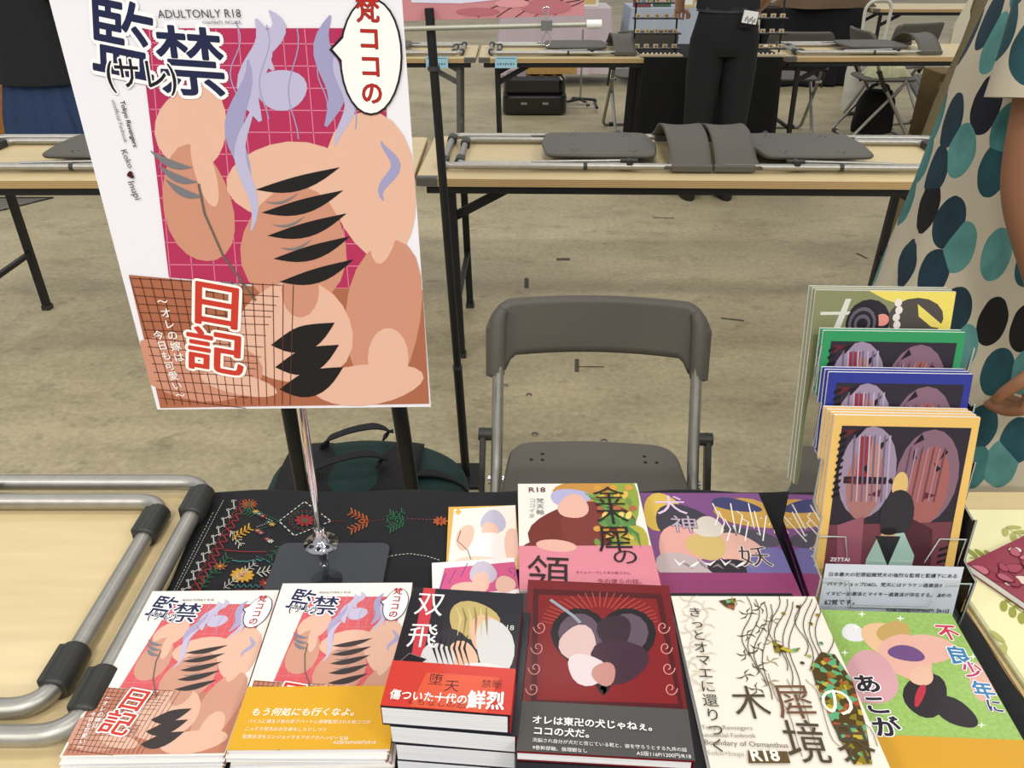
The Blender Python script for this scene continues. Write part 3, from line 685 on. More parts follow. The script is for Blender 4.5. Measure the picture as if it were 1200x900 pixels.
p.build('cover_print', tD); band(tD, w_, l_, .0128, .245, '4b4a48')
q = Print(o+Vector((0, 0, .0018)), ex, ey, w_, l_)
q.text('オレは東卍の犬じゃねぇ。', (624, 847), (764, 856), 'f0eeea', 1, .02); q.text('ココの犬だ。', (626, 860), (690, 864), 'f0eeea', 1, .02); q.text('洗脳され自分が犬だと信じている乾と、彼を守ろうとする九井の話', (624, 869), (805, 881), 'e8e6e2', 1)
q.text('9巻幹部軸、倫理観なし', (624, 878), (688, 882), 'e8e6e2'); q.text('A5版116P/1200円/R18', (746, 885), (810, 889), 'e8e6e2'); q.build('band_print', tD)
G4 = [(790, 698), (961, 699), (1037, 903), (829, 903)]
tG, o, ex, ey, w_, l_ = stack(G4, .775, [.0125], ['white book with fine line art and glittering hologram patches'], 'ded9cc', 'cfc9ba', base=.762)
def holo():
    m = bpy.data.materials.new('hologram_foil'); m.use_nodes = True; nt = m.node_tree; b = nt.nodes['Principled BSDF']; b.inputs['Roughness'].default_value = .25; b.inputs['Metallic'].default_value = .5
    tc = nt.nodes.new('ShaderNodeTexCoord'); v = nt.nodes.new('ShaderNodeTexVoronoi'); v.inputs['Scale'].default_value = 170; nt.links.new(tc.outputs['Object'], v.inputs['Vector'])
    sp = nt.nodes.new('ShaderNodeSeparateColor'); nt.links.new(v.outputs['Color'], sp.inputs[0]); r = nt.nodes.new('ShaderNodeValToRGB'); r.color_ramp.interpolation = 'CONSTANT'; e = r.color_ramp.elements
    e[0].color = S('5c4a28'); e[1].position = .42; e[1].color = S('6fc08a')
    for p_, c in ((.58, '9a8a2c'), (.72, '5a4a24'), (.84, 'd8c23c'), (.93, 'b8603c')): k = e.new(p_); k.color = S(c)
    nt.links.new(sp.outputs[0], r.inputs[0]); nt.links.new(r.outputs[0], b.inputs['Base Color']); return m
HOLO = holo()
p = Print(o, ex, ey, w_, l_); ink = '4a4438'
for j in range(14):
    cx, cy = 862+(j*29) % 44, 704+j*8; 
    for k in range(4):
        a = k*1.3+j; p.ribbon([(cx, cy), (cx+6*math.cos(a), cy+4*math.sin(a)), (cx+12*math.cos(a+.4), cy+8*math.sin(a+.4))], [.5, 1.8, .3], ink if j % 3 else '9a8c6a')
for j in range(12):
    cx, cy = 808+(j*17) % 34, 705+j*9
    for k in range(4):
        a = k*1.7+j; p.ribbon([(cx, cy), (cx+8*math.cos(a), cy+5*math.sin(a)), (cx+15*math.cos(a+.4), cy+10*math.sin(a+.4))], [.8, 1.6, .4], 'c9c0ae')
for k in range(13): q_ = waves(875+k*8, 700+(k % 4)*3, 12, 6+k % 3, 70+14*(k % 4), k*.25); p.line(q_, 1.0, ink, False)
for k in range(6): q_ = [(900+k*22+i*4, 790+i*9+8*math.sin(i*.8+k)) for i in range(11)]; p.line(q_, .9, '8a7c5c', False)
p.poly([(962, 765), (978, 768), (1000, 800), (1014, 850), (1022, 897), (1000, 897), (975, 850), (955, 800), (950, 782)], HOLO); p.poly([(905, 752), (925, 762), (938, 760), (934, 765), (908, 766)], HOLO); p.poly([(842, 705), (862, 702), (860, 716), (850, 712)], HOLO)
for x, y in ((918, 720), (950, 732), (958, 722), (935, 712), (948, 770), (940, 778), (962, 755)): p.blob(x, y, 3, 2, HOLO, 20, 5)
p.vtext('きっとオマエに還りつく', (813, 712), (843, 884), '2a2620', .95, 1.0)
p.text('木', (863, 840), (905, 840), '4a4030', 1.15); p.text('犀', (914, 840), (958, 840), '6a4a34', 1.15); p.text('の', (968, 838), (1004, 838), 'f0ecd8', 1.1); p.text('境', (925, 890), (975, 892), '4a4030', 1.2); p.text('界', (985, 890), (1030, 892), '4a4030', 1.2)
p.text('Tokyo Revengers', (822, 856), (882, 857), '8c8474'); p.text('unofficial Fanbook', (824, 865), (886, 866), '8c8474'); p.text('Boundary of Osmanthus', (826, 874), (924, 878), '6a6252'); p.text('Koko×Inupi', (828, 886), (872, 888), 'a8a090')
p.poly([(876, 881), (922, 882), (926, 896), (877, 896)], '5a4828'); p.text('R18', (882, 893), (914, 893), 'f0e8d8', 1, .03)
p.build('cover_print', tG)
# H: green book with yellow band
H4 = [(966, 712), (1120, 722), (1216, 905), (1022, 905)]
tH, o, ex, ey, w_, l_ = stack(H4, .740, [.0125, .0125, .0115], ['green-covered book with yellow band in front of the clear rack', 'second book down under the green-covered book', 'lowest book under the green-covered book'], '8fae5a', '6a8a40')
p = Print(o, ex, ey, w_, l_); p.poly([(960, 705), (1125, 715), (1205, 870), (1000, 870)], mat('8fb25c', .38, coat=.06, var=.12, scale=220))
for a in ((1000, 742, 14, 10, 'd8d8dc', 20), (1035, 748, 26, 18, 'd9b48c', 20), (1048, 742, 20, 14, 'b89a5c', 0), (1062, 770, 34, 24, 'd8a898', 30), (1020, 795, 34, 30, 'c89aa0', 40), (1090, 760, 30, 16, 'd8a898', 10), (1062, 766, 22, 9, '6a4a7c', 10), (1085, 815, 26, 26, '2a242a', 0), (1080, 792, 14, 12, 'd8b098', 0), (1120, 835, 28, 14, '2c262c', 30), (1078, 815, 5, 14, 'b03040', 20), (1150, 800, 14, 24, 'd0a494', -20)): p.blob(*a, 20, .06)
for x, y in ((990, 765), (1003, 735), (1010, 720), (1055, 725), (1012, 810), (1150, 850), (1140, 770)):
    for a in (0, 90): p.ribbon([(x-5*math.cos(R(a)), y-4*math.sin(R(a))), (x, y), (x+5*math.cos(R(a)), y+4*math.sin(R(a)))], [.1, 2, .1], 'eef2e4')
for ch_, a, c, colr in (('不', (1103, 748), (1126, 749), 'c03050'), ('良', (1116, 776), (1140, 778), '3478a8'), ('少', (1132, 792), (1154, 793), 'b03060'), ('年', (1144, 816), (1168, 818), '3478a8'), ('に', (1160, 833), (1176, 835), '38306c')): p.text(ch_, a, c, colr, 1.05, .03, 'f4f0f0', .04)
p.vtext('あこが', (1010, 790), (1045, 866), '26222c', .95, 1.15, .03, 'f0eef0', .04)
p.build('cover_print', tH); band(tH, w_, l_, .0128, .18, 'c9962c')
# E: white/floral book, pile
E4 = [(609, 567), (745, 566), (777, 692), (607, 692)]
tE, o, ex, ey, w_, l_ = stack(E4, .750, [.0155, .0155, .0155], ['white book with golden blossom and pink band, topmost of the back pile', 'second book down under the golden blossom book', 'lowest book under the golden blossom book'], 'dedcd2', '8a7a44')
p = Print(o, ex, ey, w_, l_)
for a in ((690, 575, 40, 14, 'b8863c'), (730, 590, 18, 40, '8a9a3c'), (665, 625, 44, 30, '6a2a22'), (700, 620, 44, 34, '74302a'), (640, 645, 30, 14, '6a2a22'), (668, 583, 24, 10, 'a9a6c8'), (672, 594, 18, 14, 'd8aa98'), (740, 640, 22, 24, 'a8a03c'), (722, 610, 20, 10, '5c8a44')): p.blob(*a, 0, 20, .07)
for k in range(34):
    a = k*2.4; x = 700+46*((k*7) % 10)/10; y = 572+((k*13) % 12)*8; p.blob(x, y, 5, 3.5, ('c8923c', 'd8b04c', '6a8a3c', 'a8603c', 'e0c468', '4f7a44')[k % 6], a*50, 8)
for k in range(10): p.ribbon([(685+k*5, 578+k*4), (693+k*6, 582+k*5), (706+k*5, 580+k*7)], [.5, 4, .5], ('6a9a4c', '44783c')[k % 2])
p.blob(652, 640, 24, 7, 'd9a898', 5); p.text('R18', (620, 577), (639, 577), '5a2018', 1, .01); p.vtext('梵天軸', (633, 584), (633, 604), '6a6a6a'); p.vtext('ココイヌ', (624, 584), (623, 608), '8a8a8a'); p.build('cover_print', tE)
band(tE, w_, l_, .0158, .37, 'd0808e')
q = Print(o+Vector((0, 0, .0016)), ex, ey, w_, l_)
q.text('金', (696, 590), (734, 590), '1c1814', .95); q.text('木', (700, 612), (738, 612), '1c1814', .95); q.text('犀', (702, 644), (742, 644), '1c1814', 1.2); q.text('の', (720, 660), (748, 660), '1c1814', .9)
q.text('領', (617, 690), (668, 692), '2a1c1c', 1.3)
q.text('タイムリープしてきた梵ココと、', (675, 672), (740, 673), '7a2038', 1, .01); q.text('彼によって性癖を歪められる乾少年と、', (675, 677), (758, 678), '7a2038') if False else q.text('今の彼らの話。', (700, 683), (752, 684), '7a2038')
q.build('band_print', tE)
# F: purple book
F4 = [(755, 577), (894, 578), (934, 700), (769, 700)]
tF, o, ex, ey, w_, l_ = stack(F4, .7255, [.0105, .0105], ['purple-covered book with plum band beside the clear rack', 'lower book under the purple-covered book'], '7a4a80', '6a3a5c')
p = Print(o, ex, ey, w_, l_)
for a in ((775, 600, 22, 22, 'd0b04c'), (800, 612, 34, 20, '3a3640'), (880, 602, 44, 16, 'c39a44'), (862, 592, 30, 7, '3a3c68'), (870, 630, 44, 12, '4a4450'), (800, 640, 30, 24, 'd8a096'), (862, 642, 32, 16, 'd9a89a'), (828, 640, 24, 16, 'c9ae6c'), (830, 618, 18, 12, 'd0c8bc'), (800, 665, 34, 16, 'b8a8a8'), (860, 668, 30, 12, '2a242a'), (905, 665, 30, 22, '6a6498')): p.blob(*a, 10, 20, .07)
for k in range(12): p.line([(835+k*7, 590+(k % 3)*9), (842+k*7, 604+(k % 4)*8), (838+k*7, 616+(k % 3)*9)], 1.4, 'f0ece4', k == 0)
for k in range(10): p.ribbon([(790+k*9, 655+(k % 3)*5), (796+k*9, 662), (803+k*9, 657+(k % 2)*10)], [.5, 3, .5], ('f0ece8', '8a7a80')[k % 2])
p.text('犬', (770, 601), (806, 601), 'd9c0dc', 1.0); p.text('神', (788, 622), (818, 623), 'b8a8b8', 1.0, outline='4a3a4a', ow=.02); p.text('妖', (870, 662), (906, 662), '4a3030', 1.0, outline='f0e8e0', ow=.02)
p.build('cover_print', tF); band(tF, w_, l_, .0108, .20, '8a3a66')
# cards behind the dark novel
def card(label, c4, h, th, hx, fn, tilt=0):
    c, ang, w_, l_ = fit(c4, h); t = thing('postcard', label, 'postcard', (c.x, c.y, h-th), ang); B().box((0, 0, th/2), (w_, l_, th)).build('card', mat(hx, .4, coat=.2), t)
    ex = Vector((math.cos(ang), math.sin(ang), 0)); ey = Vector((-math.sin(ang), math.cos(ang), 0)); p = Print(Vector((c.x, c.y, h))-ex*w_/2-ey*l_/2, ex, ey, w_, l_); fn(p); p.build('card_print', t); return t
def fn1(p):
    p.poly([(532, 597), (610, 592), (606, 672), (524, 672)], 'efe6d8')
    for a in ((578, 612, 15, 14, 'b9b4c8', 0), (574, 622, 10, 10, 'e4bba8', 0), (570, 640, 24, 16, 'eae4e0', 0), (545, 630, 10, 16, 'e4bba8', 20), (600, 640, 9, 22, 'e4bba8', 0), (560, 660, 30, 8, 'e8c8b4', 0)): p.blob(*a, 16, .06)
    p.line([(540, 622), (536, 634), (548, 645), (552, 656)], 1, '5a4a44'); p.blob(537, 600, 4, 4, 'd8b050', 0, 4)
card('gold-bordered postcard lying on the black cloth behind the dark novel', [(529, 595), (607, 591), (606, 668), (519, 668)], .706, .0016, 'd8a94c', fn1)
def fn2(p):
    p.poly([(521, 666), (610, 658), (608, 690), (512, 700)], 'cf5a86')
    for a in ((566, 672, 16, 14, 'c4bccb', 0), (564, 682, 10, 12, 'e4bba8', 0), (545, 690, 16, 8, 'e4bba8', 0), (592, 685, 12, 10, 'e4bba8', 0)): p.blob(*a, 16, .06)
    p.line([(516, 690), (522, 672), (526, 684), (534, 668), (540, 676), (548, 660)], 1, '5a3a8a'); p.line([(600, 672), (596, 667), (600, 665), (603, 668), (606, 664), (608, 668), (602, 676)], 1, '5a3a8a')
card('white-bordered pink postcard with a scribbled signature, overlapping the gold one', [(513, 660), (609, 652), (607, 732), (500, 738)], .7085, .0016, 'efeae8', fn2)
# ================================================================== CLEAR RACK WITH BOOKS
RX0, RX1, RY = .362, .534, .716
rk = thing('book_rack', 'clear acrylic four-tier book rack at the right end of the black cloth', 'rack', ((RX0+RX1)/2, RY, .7035), R(-2))
RW = RX1-RX0; TZ, TD = .036, .036
for k in range(4):
    y0 = k*TD; z0 = k*TZ
    b = B(); b.box((0, y0, z0+.035), (RW, .0025, .07)); b.build('tier_lip', M_CLEAR, rk)
    b = B(); b.tube([(-RW/2, y0-.001, z0+.07), (-.055, y0-.001, z0+.07), (-.045, y0-.001, z0+.03), (.045, y0-.001, z0+.03), (.055, y0-.001, z0+.07), (RW/2, y0-.001, z0+.07)], .0009, 6); b.build('lip_edge', mat('c8d0ce', .1, 0, trans=.4), rk)
    b = B(); b.box((0, y0+TD/2, z0+.002), (RW, TD, .0025)); b.build('tier_floor', M_CLEAR, rk)
for s in (-1, 1):
    o_ = [(-.002, 0), (-.002, .075)]
    for k in range(4): o_ += [(k*TD+.004, .075+k*TZ+.02*k), (k*TD+TD-.006, .078+k*TZ+.02*k), (k*TD+TD-.002, .10+(k+1)*TZ+.02*k)]
    o_ += [(4*TD, .10+4*TZ+.06), (4*TD, 0)]
    n = len(o_); xs = s*(RW/2+.0015)
    b = B(); b.add([(xs, y, z) for y, z in o_]+[(xs+s*.0025, y, z) for y, z in o_], [tuple(range(n)), tuple(range(2*n-1, n-1, -1))]+[(i, (i+1) % n, n+(i+1) % n, n+i) for i in range(n)]); b.build('side_panel', M_CLEAR, rk)
    b = B(); b.tube([(xs+s*.001, y, z) for y, z in o_], .0010, 6, closed=True); b.build('panel_edge', mat('b4bcba', .1, 0, trans=.4), rk)
B().box((0, 4*TD, .14), (RW, .0025, .28)).build('rack_back', M_CLEAR, rk)
def rack_book(k, hx, label, fn, n=3, dx=0, w_=.164, l_=.250):
    """n books standing in tier k, front one carries the print"""
    lean = R(13); base = Vector(((RX0+RX1)/2+dx, RY+k*TD+.020, .7035+k*TZ+.0055)); out = []
    ex = Vector((math.cos(R(-2)), math.sin(R(-2)), 0)); ey = Vector((-math.sin(R(-2))*math.sin(lean), math.cos(R(-2))*math.sin(lean), math.cos(lean))); nn = ex.cross(ey)
    for i in range(n):
        o = base-ex*w_/2-nn*(.0058*i)+Vector((0, 0, .0015*i))+ex*(-.0022*i)
        lb = label if i == 0 else label.split(',')[0].replace('front', ('second', 'third', 'fourth')[i-1])+', a thin edge'
        t = thing('book', lb, 'book', o+ex*w_/2); q = t.location
        vs = [o-q, o-q+ex*w_, o-q+ex*w_+ey*l_, o-q+ey*l_]
        def leafs(a, c, nm, m): 
            B().add([v-nn*a for v in vs]+[v-nn*c for v in vs], [(0, 1, 2, 3), (7, 6, 5, 4), (0, 4, 5, 1), (1, 5, 6, 2), (2, 6, 7, 3), (3, 7, 4, 0)]).build(nm, m, t)
        cm = mat(hx, .35, coat=.1, spec=.3); leafs(0, .0007, 'front_cover', cm); leafs(.0008, .0042, 'pages', M_PAGES); leafs(.0043, .005, 'back_cover', cm)
        if i == 0:
            p = Print(o, ex, ey, w_, l_); fn(p); p.build('cover_print', t)
def two_panels(y0):
    def fn(p):
        W, Lh = p.w, p.l
        def r(pts, hx): p.raw([(x*W, (1-y)*Lh) for x, y in pts], hx)
        def e(cx, cy, rx, ry, hx, n=20): r([(cx+rx*math.cos(2*PI*k/n), cy+ry*math.sin(2*PI*k/n)) for k in range(n)], hx)
        r([(.06, .05), (.95, .05), (.93, .93), (.06, .93)], '2a2430')
        e(.28, .28, .20, .23, '8f7f96'); e(.70, .30, .22, .24, '7a5c6c'); e(.27, .33, .13, .19, '9a6a68'); e(.72, .34, .14, .20, '965a58')
        r([(.20, .10), (.28, .10), (.28, .34), (.20, .34)], '8a2c34'); r([(.28, .13), (.36, .13), (.36, .3), (.28, .3)], 'a87870'); r([(.12, .30), (.42, .30), (.42, .335), (.12, .335)], '2a1a20')
        r([(.06, .55), (.93, .52), (.93, .93), (.06, .93)], '6a3844'); r([(.12, .55), (.30, .50), (.34, .93), (.18, .93)], '8a5060'); r([(.62, .50), (.80, .56), (.86, .93), (.60, .93)], '4a2430')
        for k in range(14):
            x = .08+((k*37) % 80)/100; y = .07+((k*23) % 36)/100; a = k*1.1; r([(x, y), (x+.09*math.cos(a), y+.05*math.sin(a)), (x+.03*math.cos(a+1.4), y+.04*math.sin(a+1.4))], '1c161e' if k % 3 else '5a2028')
        for k in range(8): 
            a = .15+k*.035; r([(a, .10), (a+.012, .09), (a+.05, .42), (a+.04, .43)], 'a89ab0' if k % 2 else '6a5a74')
        for k in range(7): 
            a = .55+k*.04; r([(a, .16), (a+.012, .14), (a-.01, .42), (a-.02, .42)], '9a7a90' if k % 2 else '5a4050')
        for k in range(10): r([(.05, .09+k*.034), (.10, .075+k*.034), (.10, .09+k*.034), (.05, .105+k*.034)], '17141a')
        for k in range(8): r([(.87, .66+k*.034), (.93, .645+k*.034), (.93, .66+k*.034), (.87, .675+k*.034)], '17141a')
        e(.52, .34, .055, .07, 'cdae70'); e(.53, .49, .12, .13, '2c2a32'); r([(.36, .72), (.42, .60), (.60, .58), (.70, .70), (.68, .92), (.34, .92)], '9cb8ac'); e(.49, .62, .06, .055, 'c09a78'); r([(.40, .60), (.58, .60), (.52, .76)], '24222a'); e(.49, .575, .06, .02, '17161a')
    return fn
def olive(p):
    W, Lh = p.w, p.l
    def r(pts, hx): p.raw([(x*W, (1-y)*Lh) for x, y in pts], hx)
    def e(cx, cy, rx, ry, hx, n=16): r([(cx+rx*math.cos(2*PI*k/n), cy+ry*math.sin(2*PI*k/n)) for k in range(n)], hx)
    r([(0, 0), (1, 0), (1, 1), (0, 1)], '7d7f5c'); r([(.38, 0), (1, 0), (1, .30), (.80, .10), (.5, .04)], 'd8c860'); e(.40, .15, .16, .11, '26222a'); e(.74, .13, .20, .10, '4a4440'); e(.50, .14, .05, .03, 'd88a80')
    r([(.74, .06), (.98, .18), (.86, .17), (.76, .12)], 'd8c860'); r([(.15, .2), (.22, .04), (.26, .04), (.2, .2)], 'c8cac0'); r([(.05, .105), (.35, .1), (.35, .115), (.05, .12)], 'c8cac0')
    for k in range(4): e(.60+.012*(k % 2), .055+k*.036, .026, .02, 'd8d0cc')
    for k in range(5): e(.36, .16, .12-.02*k, .10-.018*k, '5a5660' if k % 2 else '201e26')
rack_book(3, '8a8a66', 'front olive book in top tier of clear rack, facing forward', olive, 3, -.006)
rack_book(2, '2f8a56', 'front green-bordered book in third tier of clear rack, facing forward', two_panels(0), 2, -.002)
rack_book(1, '2c3488', 'front blue-bordered book in second tier of clear rack, facing forward', two_panels(0), 3, -.001)
rack_book(0, 'd9b266', 'front yellow-bordered book in lowest tier of clear rack, facing forward', two_panels(0), 4, 0)
# caption slip in front of the yellow-bordered book
ex = Vector((math.cos(R(-2)), math.sin(R(-2)), 0)); lean = R(8); ey = Vector((-math.sin(R(-2))*math.sin(lean), math.cos(R(-2))*math.sin(lean), math.cos(lean)))
so = Vector(((RX0+RX1)/2, RY+.0035, .717))-ex*.08
sl = sheet('caption_slip', 'translucent white paper slip with printed description in the rack front', 'paper', so, ex, ey, .160, .070, .0004, 'c9cedb')
p = Print(so+Vector((0, -.0006, 0)), ex, ey, .160, .070); ink = '23262c'
for i, (s_, f) in enumerate((('日本最大の犯罪組織梵天の強烈な監視と監護下にある', 1.0), ('バイクショップD&D。梵天にはドラケン過激派と', .91), ('イヌピー過激派とマイキー過激派が存在する。強めの', .99), ('幻覚です。', .24))): p.text(s_, (.006, .054-i*.0135), (.006+.148*f, .0555-i*.0135), ink, 1, .01, local=True)
p.text('A5版/2段組/52P/500円【R15】', (.080, .006), (.154, .006), ink, 1, .01, local=True); p.build('slip_print', sl)
zl = Print(so+Vector((0, -.0004, 0)), ex, ey, .170, .09); zl.raw([(.0, .0725), (.0, .0725)], 'c9cedb') if False else None
zl.text('ZETTAI', (.004, .0745), (.026, .0745), 'd8d6dc', 1, .01, local=True); zl.build('heading_print', sl)
# ================================================================== RIGHT: YELLOW CLOTH AND MAROON FOLDER
yc = thing('tablecloth', 'pale yellow cloth with green leaf print at the right edge', 'tablecloth', (.87, .67, .70))
b = B(); b.slab([(-.30, -.29), (.36, -.29), (.36, .262), (-.305, .262)], .0005, .010, .003); b.build('cloth', mat('e3deae', .8, bump=.3, scale=250), yc, .002)
p = Print((.565, .38, .7106), (1, 0, 0), (0, 1, 0), .66, .552); p.hold = True; GR = mat('8f9440', .8); G2 = mat('a9ab62', .8)
def sprig(x, y, ang, n, sc, m):
    dx, dy = math.cos(ang), math.sin(ang)
    for k in range(n):
        bx, by = x+dx*k*sc*.55, y+dy*k*sc*.55
        for s in (-1, 1):
            a = ang+s*1.05; q = []
            for i in range(12): t = 2*PI*i/12; lx = sc*(.55+.5*math.cos(t)); ly = sc*.2*math.sin(t); q.append((bx+lx*math.cos(a)-ly*math.sin(a), by+lx*math.sin(a)+ly*math.cos(a)))
            p.raw(q, m)
    p.raw([(x, y), (x+dx*n*sc*.55, y+dy*n*sc*.55), (x+dx*n*sc*.55-dy*.0015, y+dy*n*sc*.55+dx*.0015), (x-dy*.0015, y+dx*.0015)], m)
for i in range(9):
    for j in range(8): sprig(.01+i*.075+(j % 2)*.035, .02+j*.07, (i*1.7+j*2.3) % 6.28, 4, .021, GR if (i+j) % 2 else G2)
p.build('leaf_print', yc, 'stuff')
rc, rang = at(1133, 660, .722), R(0)
P0 = at(1133, 660, .722); P1 = at(1200, 628, .722); P2 = at(1200, 768, .722)
e1 = (P1-P0).normalized(); e2 = (P2-P0); e2 = (e2-e1*e2.dot(e1)).normalized()
mb = thing('book', 'maroon petal-patterned book in plastic wrap on the yellow cloth', 'book', (P0+e1*.09+e2*.125)*1.0, 0); mb.location.z = .7118
ang = math.atan2(e1.y, e1.x); mb.rotation_euler = (0, 0, ang); book_mesh(mb, .18, .25, .0102, '8a3a4a', 'a86a72')
o = Vector((P0.x, P0.y, .7217))+e2*.25; p = Print(o, e1, -e2, .18, .25)
rr = random.Random(3)
p.dz = .00001
for k in range(130):
    x, y, a, s_ = rr.uniform(0, .18), rr.uniform(0, .25), rr.uniform(0, 6.28), rr.uniform(.008, .015); q = []
    for i in range(12): t = 2*PI*i/12; lx = s_*math.cos(t); ly = s_*.6*math.sin(t)*(1+.35*math.cos(t)); q.append((x+lx*math.cos(a)-ly*math.sin(a), y+lx*math.sin(a)+ly*math.cos(a)))
    p.raw(q, '5a1826'); p.raw([((u-x)*.88+x, (v-y)*.88+y) for u, v in q], ('9a4456', 'b86a78', 'd9c4b8', '8a3448', 'a85a6a')[k % 5])
p.build('cover_print', mb)
# ================================================================== BLACK T-STAND, SECOND POSTER, CLIP
D2 = 1.98
f0 = at(546, 566, 0); tp = atd(504, 24, D2)
ts = thing('banner_stand', 'black telescopic banner stand beside the large poster, with pale cross rod', 'stand', (f0.x, D2, 0)); o = Vector((f0.x, D2, 0))
def rel(v): return Vector(v)-o
top = Vector((tp.x, D2, tp.z+.35))-o
dirp = (Vector((tp.x, D2, tp.z))-o)
B().tube([(0, 0, .0), dirp*.30], .0125, 12).build('lower_pole', M_BLACKM, ts); B().tube([dirp*.30, dirp*1.02], .0105, 12).build('upper_pole', M_BLACKM, ts)
pr_ = B()
for f in (.30, .92): pr_.tube([dirp*(f-.004), dirp*(f+.004)], .0142, 12)
pr_.build('pole_ring', mat('55565a', .3, .8), ts)
B().slab(rrect(.09, .12, .01), 0, .012, .002).build('foot_plate', M_BLACKM, ts)
ra, rb = rel(atd(380, 36, D2-.02)), rel(atd(690, 28.5, D2-.02))
B().tube([ra, rb], .0055, 10).build('cross_rod', mat('a8aa9c', .4, .3), ts); d = (rb-ra).normalized(); B().tube([rb-d*.005, rb+d*.028], .0095, 12).build('end_cap', mat('e4e4e0', .5), ts)
a, e = atd(430, 26, D2+.015), atd(684.5, 18, D2+.015); ex = (e-a).normalized(); ey = Vector((0, 0, 1)); ey = (ey-ex*ey.dot(ex)).normalized(); W2 = (e-a).length; 
bp = sheet('poster', 'second poster at the top edge, its pink lower edge above the cross rod', 'poster', a, ex, ey, W2, .55, .001, 'c9868a')
p = Print(a-Vector((0, .0006, 0)), ex, ey, W2, .55)
p.poly([(482, 3), (540, 4), (600, -2), (640, -20), (480, -30)], 'dcdcee'); p.poly([(495, 22), (503, 16), (512, 22)], 'd8a868')
for k in range(5): p.line([(560+k*22, 20), (575+k*22, 10), (590+k*22, 4), (620+k*20, 0)], 1, '4a2428', k == 0)
for a_ in ((560, 14, 26, 5, 'b56a74'), (640, 8, 30, 9, 'b8707a'), (600, 4, 20, 5, 'd8989c')): p.blob(*a_, 0, 16)
p.build('printed_design', bp)
cp = thing('binder_clip', 'silver wire binder clip hanging from the cross rod', 'clip', atd(640, 30, D2-.035)); cc = lambda x, y: atd(x, y, D2-.035)-cp.location
B().tube(arc([cc(644, 30), cc(635, 9), cc(644, 8), cc(639, 30)], .004, 4), .0016, 8).build('upper_wire', M_CHROME, cp)
B().tube(arc([cc(638, 30), cc(646, 47), cc(643, 54), cc(636, 53), cc(635, 46), cc(644, 30)], .006, 5), .0016, 8).build('lower_wire', M_CHROME, cp)
B().bar(cc(634, 30), cc(647, 30), .012, .02).build('jaw', mat('8a8a88', .3, .8), cp)
# ================================================================== LUGGAGE CART POLES AND DUFFEL BAG
lc = thing('luggage_cart', 'black luggage cart, two upright handle tubes below the large poster', 'cart', (-.28, 1.20, 0))
for s, xb, xt in ((0, -.372, -.385), (1, -.150, -.205)):
    B().tube([(xb+.28, 0, .03), (xt+.28, .0, .90)], .0135, 12).build('handle_tube', M_BLACKM, lc)
B().tube([(-.115, 0, .90), (.085, 0, .90)], .017, 12).build('grip', M_SLEEVE, lc)
B().box((.01, .055, .03), (.34, .16, .02)).build('foot_plate', M_BLACKM, lc, .003)
for s in (-1, 1): B().tube([(s*.16+.01, -.02, .03), (s*.16+.035*s+.01, -.02, .03)], .03, 16).build('wheel', M_SLEEVE, lc)
bg_ = thing('duffel_bag', 'dark green and black duffel bag on the floor behind the front table', 'bag', (-.365, 1.66, 0))
GRN = mat('12302c', .8, bump=.5, scale=120, var=.15); BK = mat('17181a', .85, bump=.5, scale=150, var=.2); TAN = mat('6b5c40', .8)
def superring(z, rx, ry, cy=0): return (0, cy, z, rx, ry)
def bagf(u, v):
    a = 2*PI*u; t = v*PI; x = -math.cos(t)*.255; k = (math.sin(t)**.45); c, s_ = math.cos(a), math.sin(a)
    yy = .155*k*(abs(c)**.6)*(1 if c > 0 else -1); zz = .145+.145*k*(abs(s_)**.7)*(1 if s_ > 0 else -1)-.02*(x/.25)**2*(s_ > 0)
    return (x, yy, max(.003, zz))
B().grid(bagf, 32, 28).build('body', GRN, bg_)
def pocket(u, v): x = -.17+.34*u; z = .05+.19*v; return (x, -.158-.022*math.sin(PI*u)*math.sin(PI*v)**.6, z)
B().grid(pocket, 12, 10, 0, .004).build('front_pocket', BK, bg_)
def toppanel(u, v): x = -.20+.34*u; y = -.12+.22*v; return (x, y, .289-.02*(x/.25)**2+.006*math.sin(u*9)-.03*abs(v-.5)**2*4*.6)
B().grid(toppanel, 14, 10, 0, .006).build('top_panel', BK, bg_)
for z in (.27, .235): B().tube([(-.19, -.150, z), (-.1, -.172, z-.004), (0, -.178, z), (.1, -.172, z+.008), (.18, -.150, z+.012)], .0045, 8).build('zip_trim', TAN, bg_)
for yy, off in ((-.06, 0), (.06, .02)):
    q = [(-.13+off, yy, .28), (-.10, yy-.01, .315), (-.03, yy-.01, .345), (.03, yy, .35), (.06, yy+.02, .32), (.04, yy+.02, .30)]
    hs = B(); q = [Vector(k) for k in arc(q, .03, 4)]
    for i in range(len(q)-1): hs.bar(q[i], q[i+1]+(q[i+1]-q[i])*.15, .026, .004)
    hs.build('carry_strap', BK, bg_)
hs = B(); q = [Vector(k) for k in arc([(.12, -.05, .285), (.18, -.03, .27), (.24, 0, .22), (.262, .02, .12)], .05, 5)]
for i in range(len(q)-1): hs.bar(q[i], q[i+1]+(q[i+1]-q[i])*.15, .03, .005)
hs.build('side_strap', BK, bg_)
